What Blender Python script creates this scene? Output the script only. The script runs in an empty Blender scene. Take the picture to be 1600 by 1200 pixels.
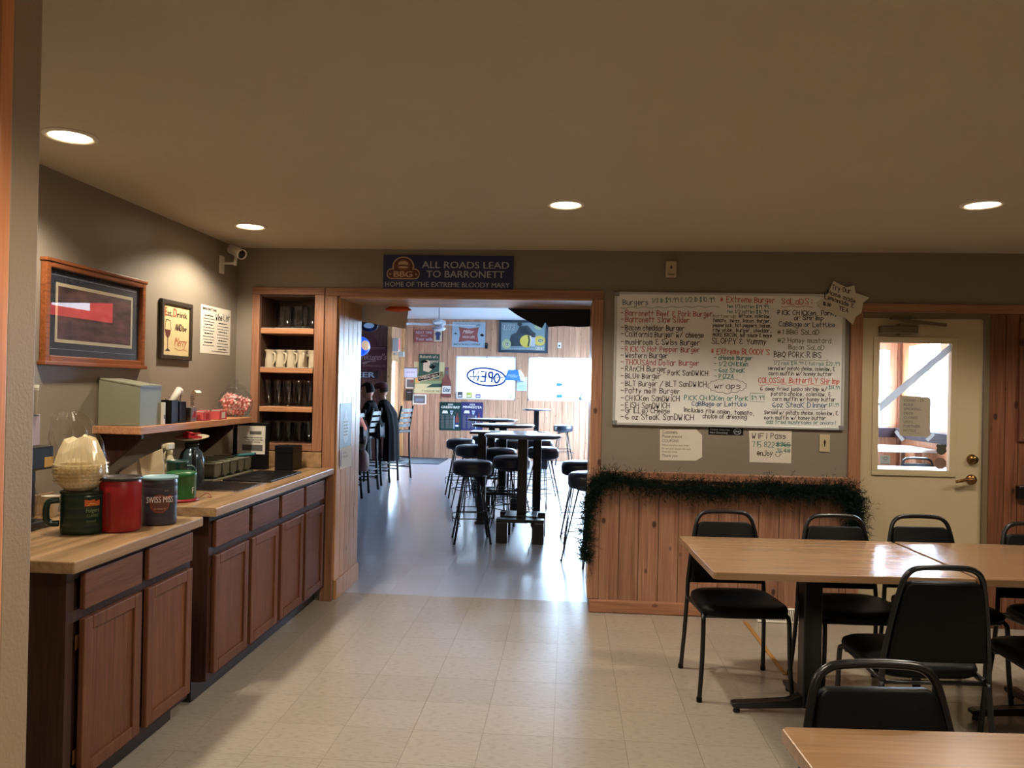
import bpy, bmesh, math, random
from mathutils import Vector, Matrix
random.seed(7)
PI = math.pi
SC = bpy.context.scene
COL = SC.collection
# ---------------------------------------------------------------- camera
F_PX, YAW, PITCH, ROLL, CAM_H = 1210.88, 0.07356, 0.00392, 0.02025, 1.505
_f = Vector((-math.sin(YAW)*math.cos(PITCH), math.cos(YAW)*math.cos(PITCH), math.sin(PITCH)))
_r = Vector((math.cos(YAW), math.sin(YAW), 0)); _u = _r.cross(_f)
CR = math.cos(ROLL)*_r + math.sin(ROLL)*_u
CU = -math.sin(ROLL)*_r + math.cos(ROLL)*_u
cam_d = bpy.data.cameras.new('camera'); cam = bpy.data.objects.new('camera', cam_d); COL.objects.link(cam)
cam_d.sensor_width = 36; cam_d.lens = 36*F_PX/1600; cam_d.clip_start = 0.02; cam_d.clip_end = 400
cam.matrix_world = Matrix(((CR.x, CU.x, -_f.x, 0), (CR.y, CU.y, -_f.y, 0), (CR.z, CU.z, -_f.z, CAM_H), (0, 0, 0, 1)))
SC.camera = cam
def P(px, py, ax, val):
    "real-world point that a photo pixel shows on the plane axis=val (measured from the photograph)"
    d = _f + CR*((px-800)/F_PX) - CU*((py-600)/F_PX)
    o = Vector((0, 0, CAM_H)); t = (val-o[ax])/d[ax]
    return o + d*t
# ---------------------------------------------------------------- world, exposure
SC.view_settings.view_transform = 'Standard'; SC.view_settings.look = 'None'
SC.view_settings.gamma = 1; SC.view_settings.use_curve_mapping = False
SC.view_settings.exposure = 0.0
W = bpy.data.worlds.new('overcast_sky'); SC.world = W; W.use_nodes = True
bg = W.node_tree.nodes['Background']; bg.inputs[0].default_value = (0.54, 0.76, 1.0, 1); bg.inputs[1].default_value = 85.0
LAMP_COL = (1.0, 0.86, 0.68)
LAMP_W = 86.0
LENS_E = 22.0
def portal(loc, sx, sy, direction):
    l = bpy.data.lights.new('window_portal', 'AREA'); l.shape = 'RECTANGLE'; l.size = sx; l.size_y = sy
    l.cycles.is_portal = True
    o = bpy.data.objects.new('window_portal', l); COL.objects.link(o); o.location = loc
    o.rotation_euler = Vector(direction).to_track_quat('-Z', 'Y').to_euler()
portal((-1.73, 16.12, 1.685), 1.2, .86, (0, -1, 0)); portal((-.16, 16.12, 1.685), 1.3, .86, (0, -1, 0))
portal((1.93, 14.4, 1.55), 2.5, 1.5, (-1, 0, 0))
portal((3.1, 9.75, 1.58), 1.7, 1.0, (0, -1, 0)); portal((4.1, 7.9, 1.6), 3.1, 1.0, (-1, 0, 0))
# ---------------------------------------------------------------- materials
def srgb(r, g, b):
    f = lambda c: ((c/255+.055)/1.055)**2.4 if c > 10 else c/255/12.92
    return (f(r), f(g), f(b), 1)
MATS = {}
def _new(name):
    m = bpy.data.materials.new(name); m.use_nodes = True; MATS[name] = m
    return m, m.node_tree.nodes, m.node_tree.links, m.node_tree.nodes['Principled BSDF']
def plain(name, c, rough=.5, metal=0, spec=.5, noise=0.0, nscale=8, bump=0, bscale=60, coat=0, emit=None, es=0):
    if name in MATS: return MATS[name]
    m, N, L, b = _new(name)
    b.inputs['Base Color'].default_value = c; b.inputs['Roughness'].default_value = rough
    b.inputs['Metallic'].default_value = metal; b.inputs['Specular IOR Level'].default_value = spec
    b.inputs['Coat Weight'].default_value = coat
    tc = N.new('ShaderNodeTexCoord')
    nz = N.new('ShaderNodeTexNoise'); nz.inputs['Scale'].default_value = nscale; nz.inputs['Detail'].default_value = 3
    L.new(tc.outputs['Object'], nz.inputs['Vector'])
    mx = N.new('ShaderNodeMix'); mx.data_type = 'RGBA'
    k = max(noise, .04)
    mx.inputs[6].default_value = tuple(v*(1-k) for v in c[:3])+(1,); mx.inputs[7].default_value = tuple(min(1, v*(1+k)) for v in c[:3])+(1,)
    L.new(nz.outputs['Fac'], mx.inputs[0]); L.new(mx.outputs[2], b.inputs['Base Color'])
    if bump:
        n2 = N.new('ShaderNodeTexNoise'); n2.inputs['Scale'].default_value = bscale; n2.inputs['Detail'].default_value = 2
        L.new(tc.outputs['Object'], n2.inputs['Vector'])
        bp = N.new('ShaderNodeBump'); bp.inputs['Strength'].default_value = bump; bp.inputs['Distance'].default_value = .004
        L.new(n2.outputs['Fac'], bp.inputs['Height']); L.new(bp.outputs['Normal'], b.inputs['Normal'])
    if emit:
        b.inputs['Emission Color'].default_value = emit; b.inputs['Emission Strength'].default_value = es
    return m
def wood(name, light, dark, axis=2, scale=1.0, rough=.35, knots=0.0, coat=0.0, contrast=.5, stripes=0):
    "grain runs along axis; knots are sparse dark spots of the timber itself"
    m, N, L, b = _new(name); b.inputs['Specular IOR Level'].default_value = .2 if name.startswith('dark_oak') else .5
    b.inputs['Roughness'].default_value = rough; b.inputs['Coat Weight'].default_value = coat; b.inputs['Coat Roughness'].default_value = .12
    tc = N.new('ShaderNodeTexCoord'); oi = N.new('ShaderNodeObjectInfo')
    off = N.new('ShaderNodeVectorMath'); off.operation = 'SCALE'; off.inputs[0].default_value = (13.1, 7.7, 9.3)
    L.new(oi.outputs['Random'], off.inputs['Scale'])
    add = N.new('ShaderNodeVectorMath'); L.new(tc.outputs['Object'], add.inputs[0]); L.new(off.outputs[0], add.inputs[1])
    mp = N.new('ShaderNodeMapping'); s = [26*scale]*3; s[axis] = 1.6*scale; mp.inputs['Scale'].default_value = s
    L.new(add.outputs[0], mp.inputs['Vector'])
    n1 = N.new('ShaderNodeTexNoise'); n1.inputs['Scale'].default_value = 1.0; n1.inputs['Detail'].default_value = 4; n1.inputs['Distortion'].default_value = 1.2
    L.new(mp.outputs[0], n1.inputs['Vector'])
    mp2 = N.new('ShaderNodeMapping'); s = [120*scale]*3; s[axis] = 4*scale; mp2.inputs['Scale'].default_value = s
    L.new(add.outputs[0], mp2.inputs['Vector'])
    n2 = N.new('ShaderNodeTexNoise'); n2.inputs['Scale'].default_value = 1.0; n2.inputs['Detail'].default_value = 2
    L.new(mp2.outputs[0], n2.inputs['Vector'])
    av = N.new('ShaderNodeMath'); av.operation = 'ADD'; L.new(n1.outputs['Fac'], av.inputs[0]); L.new(n2.outputs['Fac'], av.inputs[1])
    cr = N.new('ShaderNodeMapRange'); cr.inputs['From Min'].default_value = 1-.42*contrast-.12; cr.inputs['From Max'].default_value = 1+.42*contrast+.12
    cr.inputs['To Min'].default_value = 0; cr.inputs['To Max'].default_value = 1; L.new(av.outputs[0], cr.inputs['Value'])
    mx = N.new('ShaderNodeMix'); mx.data_type = 'RGBA'; mx.inputs[6].default_value = dark; mx.inputs[7].default_value = light
    L.new(cr.outputs[0], mx.inputs[0]); out = mx.outputs[2]
    # every board a slightly different tone
    hv = N.new('ShaderNodeHueSaturation'); L.new(out, hv.inputs['Color'])
    vr = N.new('ShaderNodeMapRange'); vr.inputs['To Min'].default_value = .86; vr.inputs['To Max'].default_value = 1.14
    L.new(oi.outputs['Random'], vr.inputs['Value']); L.new(vr.outputs[0], hv.inputs['Value']); out = hv.outputs[0]
    if stripes:
        wv = N.new('ShaderNodeTexNoise'); mp3 = N.new('ShaderNodeMapping'); s = [stripes]*3; s[axis] = 1.0; mp3.inputs['Scale'].default_value = s
        L.new(tc.outputs['Object'], mp3.inputs['Vector']); L.new(mp3.outputs[0], wv.inputs['Vector']); wv.inputs['Scale'].default_value = 1; wv.inputs['Detail'].default_value = 0
        h2 = N.new('ShaderNodeHueSaturation'); r2 = N.new('ShaderNodeMapRange'); r2.inputs['From Min'].default_value = .3; r2.inputs['From Max'].default_value = .7; r2.inputs['To Min'].default_value = .78; r2.inputs['To Max'].default_value = 1.15
        L.new(wv.outputs['Fac'], r2.inputs['Value']); L.new(r2.outputs[0], h2.inputs['Value']); L.new(out, h2.inputs['Color']); out = h2.outputs[0]
    if knots:
        vo = N.new('ShaderNodeTexVoronoi'); vo.inputs['Scale'].default_value = 8; mk = N.new('ShaderNodeMapping'); s = [1.0]*3; s[axis] = .62; mk.inputs['Scale'].default_value = s
        L.new(add.outputs[0], mk.inputs['Vector']); L.new(mk.outputs[0], vo.inputs['Vector'])
        kr = N.new('ShaderNodeMapRange'); kr.inputs['From Min'].default_value = .085; kr.inputs['From Max'].default_value = .14; kr.inputs['To Min'].default_value = knots; kr.inputs['To Max'].default_value = 0
        L.new(vo.outputs['Distance'], kr.inputs['Value'])
        mk2 = N.new('ShaderNodeMix'); mk2.data_type = 'RGBA'; L.new(kr.outputs[0], mk2.inputs[0]); L.new(out, mk2.inputs[6]); mk2.inputs[7].default_value = tuple(v*.22 for v in dark[:3])+(1,)
        out = mk2.outputs[2]
    L.new(out, b.inputs['Base Color'])
    bp = N.new('ShaderNodeBump'); bp.inputs['Strength'].default_value = .12; bp.inputs['Distance'].default_value = .002
    L.new(n2.outputs['Fac'], bp.inputs['Height']); L.new(bp.outputs['Normal'], b.inputs['Normal'])
    return m
def glassy(name, tint=(1, 1, 1, 1), gloss=.08, rough=.02):
    "thin clear sheet: lets light through, reflects a little"
    m, N, L, b = _new(name); N.remove(b)
    out = N['Material Output']; t = N.new('ShaderNodeBsdfTransparent'); t.inputs[0].default_value = tint
    g = N.new('ShaderNodeBsdfGlossy'); g.inputs['Roughness'].default_value = rough
    fr = N.new('ShaderNodeFresnel'); fr.inputs['IOR'].default_value = 1.45
    mm = N.new('ShaderNodeMath'); mm.operation = 'ADD'; mm.inputs[1].default_value = gloss; mm.use_clamp = True; L.new(fr.outputs[0], mm.inputs[0])
    ge = N.new('ShaderNodeNewGeometry'); fb = N.new('ShaderNodeMath'); fb.operation = 'SUBTRACT'; fb.inputs[0].default_value = 1; L.new(ge.outputs['Backfacing'], fb.inputs[1])
    m2 = N.new('ShaderNodeMath'); m2.operation = 'MULTIPLY'; L.new(mm.outputs[0], m2.inputs[0]); L.new(fb.outputs[0], m2.inputs[1]); mm = m2
    x = N.new('ShaderNodeMixShader'); L.new(mm.outputs[0], x.inputs[0]); L.new(t.outputs[0], x.inputs[1]); L.new(g.outputs[0], x.inputs[2]); L.new(x.outputs[0], out.inputs[0])
    return m
def tile_mat(name, c, rough, seam=False, wax=.25):
    m, N, L, b = _new(name); b.inputs['Coat Weight'].default_value = wax; b.inputs['Coat Roughness'].default_value = .30; b.inputs['Coat IOR'].default_value = 1.5+.4*(wax > .5)
    tc = N.new('ShaderNodeTexCoord'); oi = N.new('ShaderNodeObjectInfo')
    mp = N.new('ShaderNodeMapping'); mp.inputs['Scale'].default_value = (1, 3.2, 1)
    L.new(tc.outputs['Object'], mp.inputs['Vector'])
    n = N.new('ShaderNodeTexNoise'); n.inputs['Scale'].default_value = 26; n.inputs['Detail'].default_value = 4; L.new(mp.outputs[0], n.inputs['Vector'])
    cr = N.new('ShaderNodeMapRange'); cr.inputs['From Min'].default_value = .36; cr.inputs['From Max'].default_value = .5; L.new(n.outputs['Fac'], cr.inputs['Value'])
    mx = N.new('ShaderNodeMix'); mx.data_type = 'RGBA'; mx.inputs[6].default_value = tuple(v*.86 for v in c[:3])+(1,); mx.inputs[7].default_value = c; L.new(cr.outputs[0], mx.inputs[0])
    hv = N.new('ShaderNodeHueSaturation'); vr = N.new('ShaderNodeMapRange'); vr.inputs['To Min'].default_value = .955; vr.inputs['To Max'].default_value = 1.045
    L.new(oi.outputs['Random'], vr.inputs['Value']); L.new(vr.outputs[0], hv.inputs['Value']); L.new(mx.outputs[2], hv.inputs['Color']); out = hv.outputs[0]
    if seam:
        br = N.new('ShaderNodeTexBrick'); br.offset = 0; br.inputs['Scale'].default_value = 1; br.inputs['Brick Width'].default_value = .3055; br.inputs['Row Height'].default_value = .3055; br.inputs['Mortar Size'].default_value = .0012
        mp2 = N.new('ShaderNodeMapping'); mp2.inputs['Location'].default_value = (1.26+.3055*30, -3.66+.3055*20, 0); L.new(tc.outputs['Object'], mp2.inputs['Vector']); L.new(mp2.outputs[0], br.inputs['Vector'])
        m3 = N.new('ShaderNodeMix'); m3.data_type = 'RGBA'; L.new(br.outputs['Fac'], m3.inputs[0]); L.new(out, m3.inputs[6]); m3.inputs[7].default_value = tuple(v*.5 for v in c[:3])+(1,); out = m3.outputs[2]
    L.new(out, b.inputs['Base Color'])
    n3 = N.new('ShaderNodeTexNoise'); n3.inputs['Scale'].default_value = 3.0; n3.inputs['Detail'].default_value = 3
    L.new(tc.outputs['Object'], n3.inputs['Vector'])
    rr = N.new('ShaderNodeMapRange'); rr.inputs['To Min'].default_value = rough-.02; rr.inputs['To Max'].default_value = rough+.05; L.new(n3.outputs['Fac'], rr.inputs['Value']); L.new(rr.outputs[0], b.inputs['Roughness'])
    bp = N.new('ShaderNodeBump'); bp.inputs['Strength'].default_value = .10; bp.inputs['Distance'].default_value = .002; n4 = N.new('ShaderNodeTexNoise'); n4.inputs['Scale'].default_value = 9; L.new(tc.outputs['Object'], n4.inputs['Vector'])
    L.new(n4.outputs['Fac'], bp.inputs['Height']); L.new(bp.outputs['Normal'], b.inputs['Normal'])
    return m
WALL = plain('taupe_wall_paint', srgb(132, 123, 110), .42, noise=.05, nscale=2, bump=.25, bscale=180)
CEIL = plain('ceiling_paint', srgb(178, 166, 142), .8, noise=.03, nscale=3, bump=.35, bscale=90)
CREAM = plain('cream_door_paint', srgb(188, 172, 140), .42, noise=.03)
ORANGEWOOD = wood('orange_oak_trim', srgb(168, 122, 94), srgb(126, 84, 62), 2, 1, .38, 0, .15)
ORANGEWOOD_X = wood('orange_oak_trim_level', srgb(168, 122, 94), srgb(126, 84, 62), 0, 1, .38, 0, .15)
ORANGEWOOD_Y = wood('orange_oak_trim_deep', srgb(168, 122, 94), srgb(126, 84, 62), 1, 1, .38, 0, .15)
PINE = wood('knotty_pine_red', srgb(174, 130, 104), srgb(124, 82, 64), 2, .8, .45, .9, .05, .6)
PINE_Y = wood('knotty_pine_yellow', srgb(214, 170, 118), srgb(176, 126, 78), 2, 1, .35, .6, .15, .45)
PINE_YX = wood('knotty_pine_soffit', srgb(214, 176, 128), srgb(170, 126, 82), 0, 1, .3, .4, .2, .45)
PINE_BAR = wood('bar_room_pine', srgb(184, 142, 114), srgb(152, 108, 82), 2, .8, .5, .4, 0, .35)
CAB = wood('dark_oak_cabinet', srgb(124, 80, 55), srgb(88, 54, 38), 2, 1.3, .5, 0, .0, .6)
CAB_Y = wood('dark_oak_drawer', srgb(124, 80, 55), srgb(88, 54, 38), 1, 1.3, .5, 0, .0, .6)
PINE_X = wood('knotty_pine_red_level', srgb(176, 126, 96), srgb(134, 86, 62), 0, .8, .45, .6, .05, .5)
CABDARK = wood('dark_oak_carcass', srgb(70, 46, 36), srgb(46, 30, 25), 2, 1.2, .45, 0, .05, .5)
BUTCHER = wood('butcher_block_laminate', srgb(178, 146, 108), srgb(146, 114, 80), 1, .8, .3, 0, .15, .5, stripes=28)
TABLEWOOD = wood('oak_laminate_table', srgb(154, 122, 90), srgb(124, 95, 68), 0, .8, .26, 0, .25, .75)
SHELFWOOD = wood('pine_shelf', srgb(192, 142, 104), srgb(156, 106, 72), 1, 1, .45, 0, 0, .4)
SHELFWOOD_X = wood('pine_shelf_edge', srgb(204, 150, 108), srgb(168, 112, 72), 0, 1, .5, 0, 0, .4)
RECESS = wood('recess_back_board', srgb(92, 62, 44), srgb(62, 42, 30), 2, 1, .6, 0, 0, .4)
TILE = tile_mat('beige_vinyl_tile', srgb(168, 160, 148), .17)
TILE_SEAM = tile_mat('beige_vinyl_tile_far', srgb(168, 160, 148), .17, True)
TILE_BAR = tile_mat('daylit_vinyl_tile', srgb(180, 188, 204), .14, False, 1)  # bluish daylight put into the base colour of the bar room tiles
TILE_BARS = tile_mat('daylit_vinyl_tile_far', srgb(180, 188, 204), .14, True, 1)
BLACKM = plain('black_enamel', srgb(15, 15, 16), .3, spec=.5)
BLACKV = plain('black_vinyl', srgb(5, 5, 6), .45, spec=.16, bump=.15, bscale=300)
NAVYV = plain('dark_vinyl_stool', srgb(24, 28, 40), .33)
DARKWOOD = plain('black_stained_wood', srgb(11, 10, 12), .5, spec=.25, noise=.2, nscale=20)
GREYMET = plain('grey_steel_paint', srgb(128, 130, 108), .45, .0, noise=.03)
STEEL = plain('brushed_steel', srgb(170, 170, 168), .28, 1)
CHROME = plain('chrome', srgb(190, 190, 190), .12, 1)
BRASS = plain('aged_brass', srgb(132, 98, 58), .32, 1)
CLOSER = plain('bronze_closer', srgb(104, 92, 74), .5, .2)
ALU = plain('white_aluminium', srgb(188, 190, 192), .35, .2)
WHITE = plain('white_paper', srgb(214, 208, 194), .75, noise=.02)
BOARD = plain('whiteboard_gloss', srgb(238, 240, 240), .14, spec=.6)
WPLASTIC = plain('white_plastic', srgb(214, 208, 196), .4)
INK = plain('black_ink', srgb(14, 14, 16), .5, spec=.1)
INKG = plain('grey_ink', srgb(92, 90, 86), .6)
INKRED = plain('red_marker', srgb(168, 40, 62), .5)
INKORG = plain('orange_marker', srgb(204, 66, 34), .5)
INKBLUE = plain('blue_marker', srgb(28, 74, 122), .5)
INKTEAL = plain('teal_marker', srgb(24, 112, 108), .5)
INKGREEN = plain('green_marker', srgb(100, 116, 62), .5)
CREAMC = plain('cream_ceramic', srgb(196, 184, 160), .3, coat=.2)
GLASS = glassy('clear_glassware', (.9, .92, .94, 1), .03, .05)
PANE = glassy('window_glass', (.98, .99, 1, 1), .02)
PANEFAR = glassy('dimmed_window_glass', (.28, .27, .265, 1), .0)  # dark tint added to dim the sky behind the OPEN sign, no screen
def sheer(name, c, tr):
    m, N, L, b = _new(name); N.remove(b); d = N.new('ShaderNodeBsdfDiffuse'); d.inputs[0].default_value = c; t = N.new('ShaderNodeBsdfTranslucent'); t.inputs[0].default_value = c
    x = N.new('ShaderNodeMixShader'); x.inputs[0].default_value = tr; L.new(d.outputs[0], x.inputs[1]); L.new(t.outputs[0], x.inputs[2]); L.new(x.outputs[0], N['Material Output'].inputs[0]); return m
PLAST = glassy('clear_plastic_film', (.98, .97, .95, 1), .08, .12)
PICGLASS = glassy('picture_glass', (.95, .95, .95, 1), .03, .01)
# ---------------------------------------------------------------- geometry helpers
def box(bm, x0, x1, y0, y1, z0, z1, bev=0, seg=2, M=None):
    r = bmesh.ops.create_cube(bm, size=1.0); vs = r['verts']
    for v in vs:
        v.co = Vector(((x0+x1)/2+v.co.x*(x1-x0), (y0+y1)/2+v.co.y*(y1-y0), (z0+z1)/2+v.co.z*(z1-z0)))
    if bev > 0:
        es = list({e for v in vs for e in v.link_edges})
        q = bmesh.ops.bevel(bm, geom=es, offset=bev, segments=seg, profile=.5, affect='EDGES')
        vs = q['verts']
    if M is not None: bmesh.ops.transform(bm, matrix=M, verts=[v for v in vs if v.is_valid])
    return bm
def lathe(bm, prof, n=24, c=(0, 0, 0), M=None, smooth=True):
    rings = []; new = []
    for r, z in prof:
        if r < 1e-5: v = bm.verts.new((c[0], c[1], c[2]+z)); rings.append([v]); new.append(v)
        else:
            ring = [bm.verts.new((c[0]+r*math.cos(2*PI*i/n), c[1]+r*math.sin(2*PI*i/n), c[2]+z)) for i in range(n)]
            rings.append(ring); new += ring
    for a, b in zip(rings, rings[1:]):
        for i in range(n):
            j = (i+1) % n
            if len(a) == 1 and len(b) == 1: continue
            if len(a) == 1: f = bm.faces.new((a[0], b[j], b[i]))
            elif len(b) == 1: f = bm.faces.new((a[i], a[j], b[0]))
            else: f = bm.faces.new((a[i], a[j], b[j], b[i]))
            f.smooth = smooth
    if M is not None: bmesh.ops.transform(bm, matrix=M, verts=new)
    return bm
def tube(bm, pts, r, n=8, rx=None, caps=True, closed=False):
    pts = [Vector(p) for p in pts]; rings = []
    up = None
    m = len(pts)
    for i, p in enumerate(pts):
        if closed: t = pts[(i+1) % m]-pts[i-1]
        else: t = (pts[min(i+1, m-1)]-pts[max(i-1, 0)])
        t.normalize()
        if up is None:
            up = Vector((0, 0, 1)) if abs(t.z) < .9 else Vector((0, 1, 0))
        a = t.cross(up)
        if a.length < 1e-4: a = t.cross(Vector((1, 0, 0)))
        a.normalize(); b = a.cross(t).normalized(); up = b
        rr = r[i] if isinstance(r, (list, tuple)) else r
        rings.append([bm.verts.new(p + a*(rr*math.cos(2*PI*k/n)) + b*((rx or rr)*math.sin(2*PI*k/n))) for k in range(n)])
    R2 = rings+[rings[0]] if closed else rings
    for a, b in zip(R2, R2[1:]):
        for k in range(n):
            f = bm.faces.new((a[k], a[(k+1) % n], b[(k+1) % n], b[k])); f.smooth = True
    if caps and not closed:
        bm.faces.new(rings[0][::-1]); bm.faces.new(rings[-1])
    return bm
def curve(pts, n=6, closed=False):
    "Catmull-Rom through points"
    pts = [Vector(p) for p in pts]; out = []; m = len(pts)
    for i in range(m if closed else m-1):
        if closed: a, b, c, d = pts[i-1], pts[i], pts[(i+1) % m], pts[(i+2) % m]
        else: a, b, c, d = pts[max(i-1, 0)], pts[i], pts[i+1], pts[min(i+2, m-1)]
        for k in range(n):
            t = k/n
            out.append(.5*((2*b)+(c-a)*t+(2*a-5*b+4*c-d)*t*t+(3*b-a-3*c+d)*t**3))
    if not closed: out.append(pts[-1])
    return out
def prism(bm, poly, y0, y1, M=None, plane='xz', bev=0):
    "extrude an outline; plane xz -> depth along y, xy -> depth along z, yz -> depth along x"
    f3 = {'xz': lambda a, b, d: (a, d, b), 'xy': lambda a, b, d: (a, b, d), 'yz': lambda a, b, d: (d, a, b)}[plane]
    A = [bm.verts.new(f3(a, b, y0)) for a, b in poly]; B = [bm.verts.new(f3(a, b, y1)) for a, b in poly]
    fs = [bm.faces.new(A), bm.faces.new(B[::-1])]
    n = len(poly)
    for i in range(n): fs.append(bm.faces.new((A[i], B[i], B[(i+1) % n], A[(i+1) % n])))
    vs = A+B
    if bev:
        es = list({e for f in fs[:2] for e in f.edges})
        q = bmesh.ops.bevel(bm, geom=es, offset=bev, segments=2, profile=.5, affect='EDGES'); vs = list({v for v in vs if v.is_valid} | {v for v in q['verts']})
    if M is not None: bmesh.ops.transform(bm, matrix=M, verts=vs)
    return bm
def NB(): return bmesh.new()
def obj(name, bm, mat, parent=None, smooth=False, kind=None, label=None, bevel=0):
    bmesh.ops.recalc_face_normals(bm, faces=bm.faces)
    me = bpy.data.meshes.new(name); bm.to_mesh(me); bm.free()
    if smooth:
        for p in me.polygons: p.use_smooth = True
    if mat: me.materials.append(mat)
    o = bpy.data.objects.new(name, me); COL.objects.link(o)
    if parent: o.parent = parent
    if kind: o['kind'] = kind
    if label: o['label'] = label
    if bevel:
        md = o.modifiers.new('b', 'BEVEL'); md.width = bevel; md.segments = 2; md.limit_method = 'ANGLE'
    return o
def obj_auto(name, bm, mat, parent=None, **k):
    return obj(name, bm, mat, parent, **k)
def bx(name, mat, parent, x0, x1, y0, y1, z0, z1, bev=0, **k):
    bm = NB(); box(bm, x0, x1, y0, y1, z0, z1, bev); return obj(name, bm, mat, parent, **k)
def thing(name, label, cat, loc=(0, 0, 0), rz=0, group=None):
    o = bpy.data.objects.new(name, None); COL.objects.link(o); o.empty_display_size = .1
    o.location = loc; o.rotation_euler = (0, 0, rz); o['label'] = label; o['category'] = cat
    if group: o['group'] = group
    return o
def tag(o, label, cat, group=None):
    o['label'] = label; o['category'] = cat
    if group: o['group'] = group
    return o
def struct(name, loc=(0, 0, 0)):
    o = bpy.data.objects.new(name, None); COL.objects.link(o); o.location = loc; o['kind'] = 'structure'; return o
def kids(o): return [c for c in COL.objects if c.parent == o]
def dup(root, loc, rz, label, group=None):
    r = root.copy(); COL.objects.link(r); r.location = loc; r.rotation_euler = (0, 0, rz); r['label'] = label
    if group: r['group'] = group
    for ch in kids(root):
        c = ch.copy(); COL.objects.link(c); c.parent = r
        for g in kids(ch):
            d = g.copy(); COL.objects.link(d); d.parent = c
    return r
def face_to(px, py):
    return None
# ---------------------------------------------------------------- lettering
GL = {'A': "022842 1434", 'B': "0208 ~08374605 ~05444302", 'C': "~472806042243", 'D': "0208 ~082846442202", 'E': "48080242 0535", 'F': "480802 0535",
 'G': "~472806042243 434525", 'H': "0208 4248 0545", 'I': "2228", 'J': "~38331203", 'K': "0208 480542", 'L': "080242", 'M': "0208254842", 'N': "02084248",
 'O': "~28060422444628", 'P': "0208 ~0828372505", 'Q': "~28060422444628 2341", 'R': "0208 ~0828372505 1542", 'S': "~47280725432203", 'T': "0848 2822", 'U': "~0804224448",
 'V': "082248", 'W': "0812253248", 'X': "0842 0248", 'Y': "082548 2522", 'Z': "08480242", 'a': "~3616041232 3632", 'b': "0802 ~05263402", 'c': "~3516041233",
 'd': "3832 ~3516041233", 'e': "0434 ~343516041233", 'f': "~38281712 0626", 'g': "~3616041333 ~36311001", 'h': "0802 ~05263532", 'i': "1216 1718", 'j': "~161110 1718",
 'k': "0802 360432", 'l': "1812", 'm': "0206 ~05162522 ~25364542", 'n': "0206 ~05263532", 'o': "~160412333516", 'p': "0600 ~05263402", 'r': "0206 ~052636",
 's': "~35160524331202", 't': "1812 0636", 'u': "~0603123336 3632", 'v': "061236", 'w': "0612253246", 'x': "0632 0236", 'y': "0613 3600", 'z': "06360232",
 '0': "~28060422444628", '1': "2228 1728", '2': "~072846 4602 0242", '3': "~07283725 ~25342203", '4': "32380444", '5': "480805 ~0535432202", '6': "~38060422432404",
 '7': "084822", '8': "~28064422044628", '9': "~47280646 4742", '$': "~47280725432203 2921", '*': "0545 1337 1733", '-': "0535", '/': "0248", ':': "2324 2627", ',': "2211",
 "'": "2827", '&': "~37280725 ~25042243", '!': "2824 2223", '.': "2223", '#': "1217 3237 0545 0444", 'q': "~3616041333 3630"}
def glyph_strokes(s):
    out = []; x = 0
    for ch in s:
        if ch == ' ': x += 3; continue
        g = GL.get(ch) or GL.get(ch.upper()) or GL['-']; w = 0; st = []
        for k in g.split():
            sm = k[0] == '~'; k = k.lstrip('~'); pts = [(int(k[i]), int(k[i+1])-2) for i in range(0, len(k), 2)]
            w = max([w]+[p[0] for p in pts])
            w = max([w]+[p[0] for p in pts])
            if sm: pts = [(p.x, p.y) for p in curve([(a, b, 0) for a, b in pts], 3)]
            if sm: st.append(pts)
            else: st += [[a_, b_] for a_, b_ in zip(pts, pts[1:])]
        jy = random.uniform(-.25, .25); js = random.uniform(.93, 1.07); sh = random.uniform(-.03, .07)
        for pts in st: out.append([(x+a*js+b*sh, b*js+jy) for a, b in pts])
        x += w+1.5
    return out, x-1.5
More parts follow.
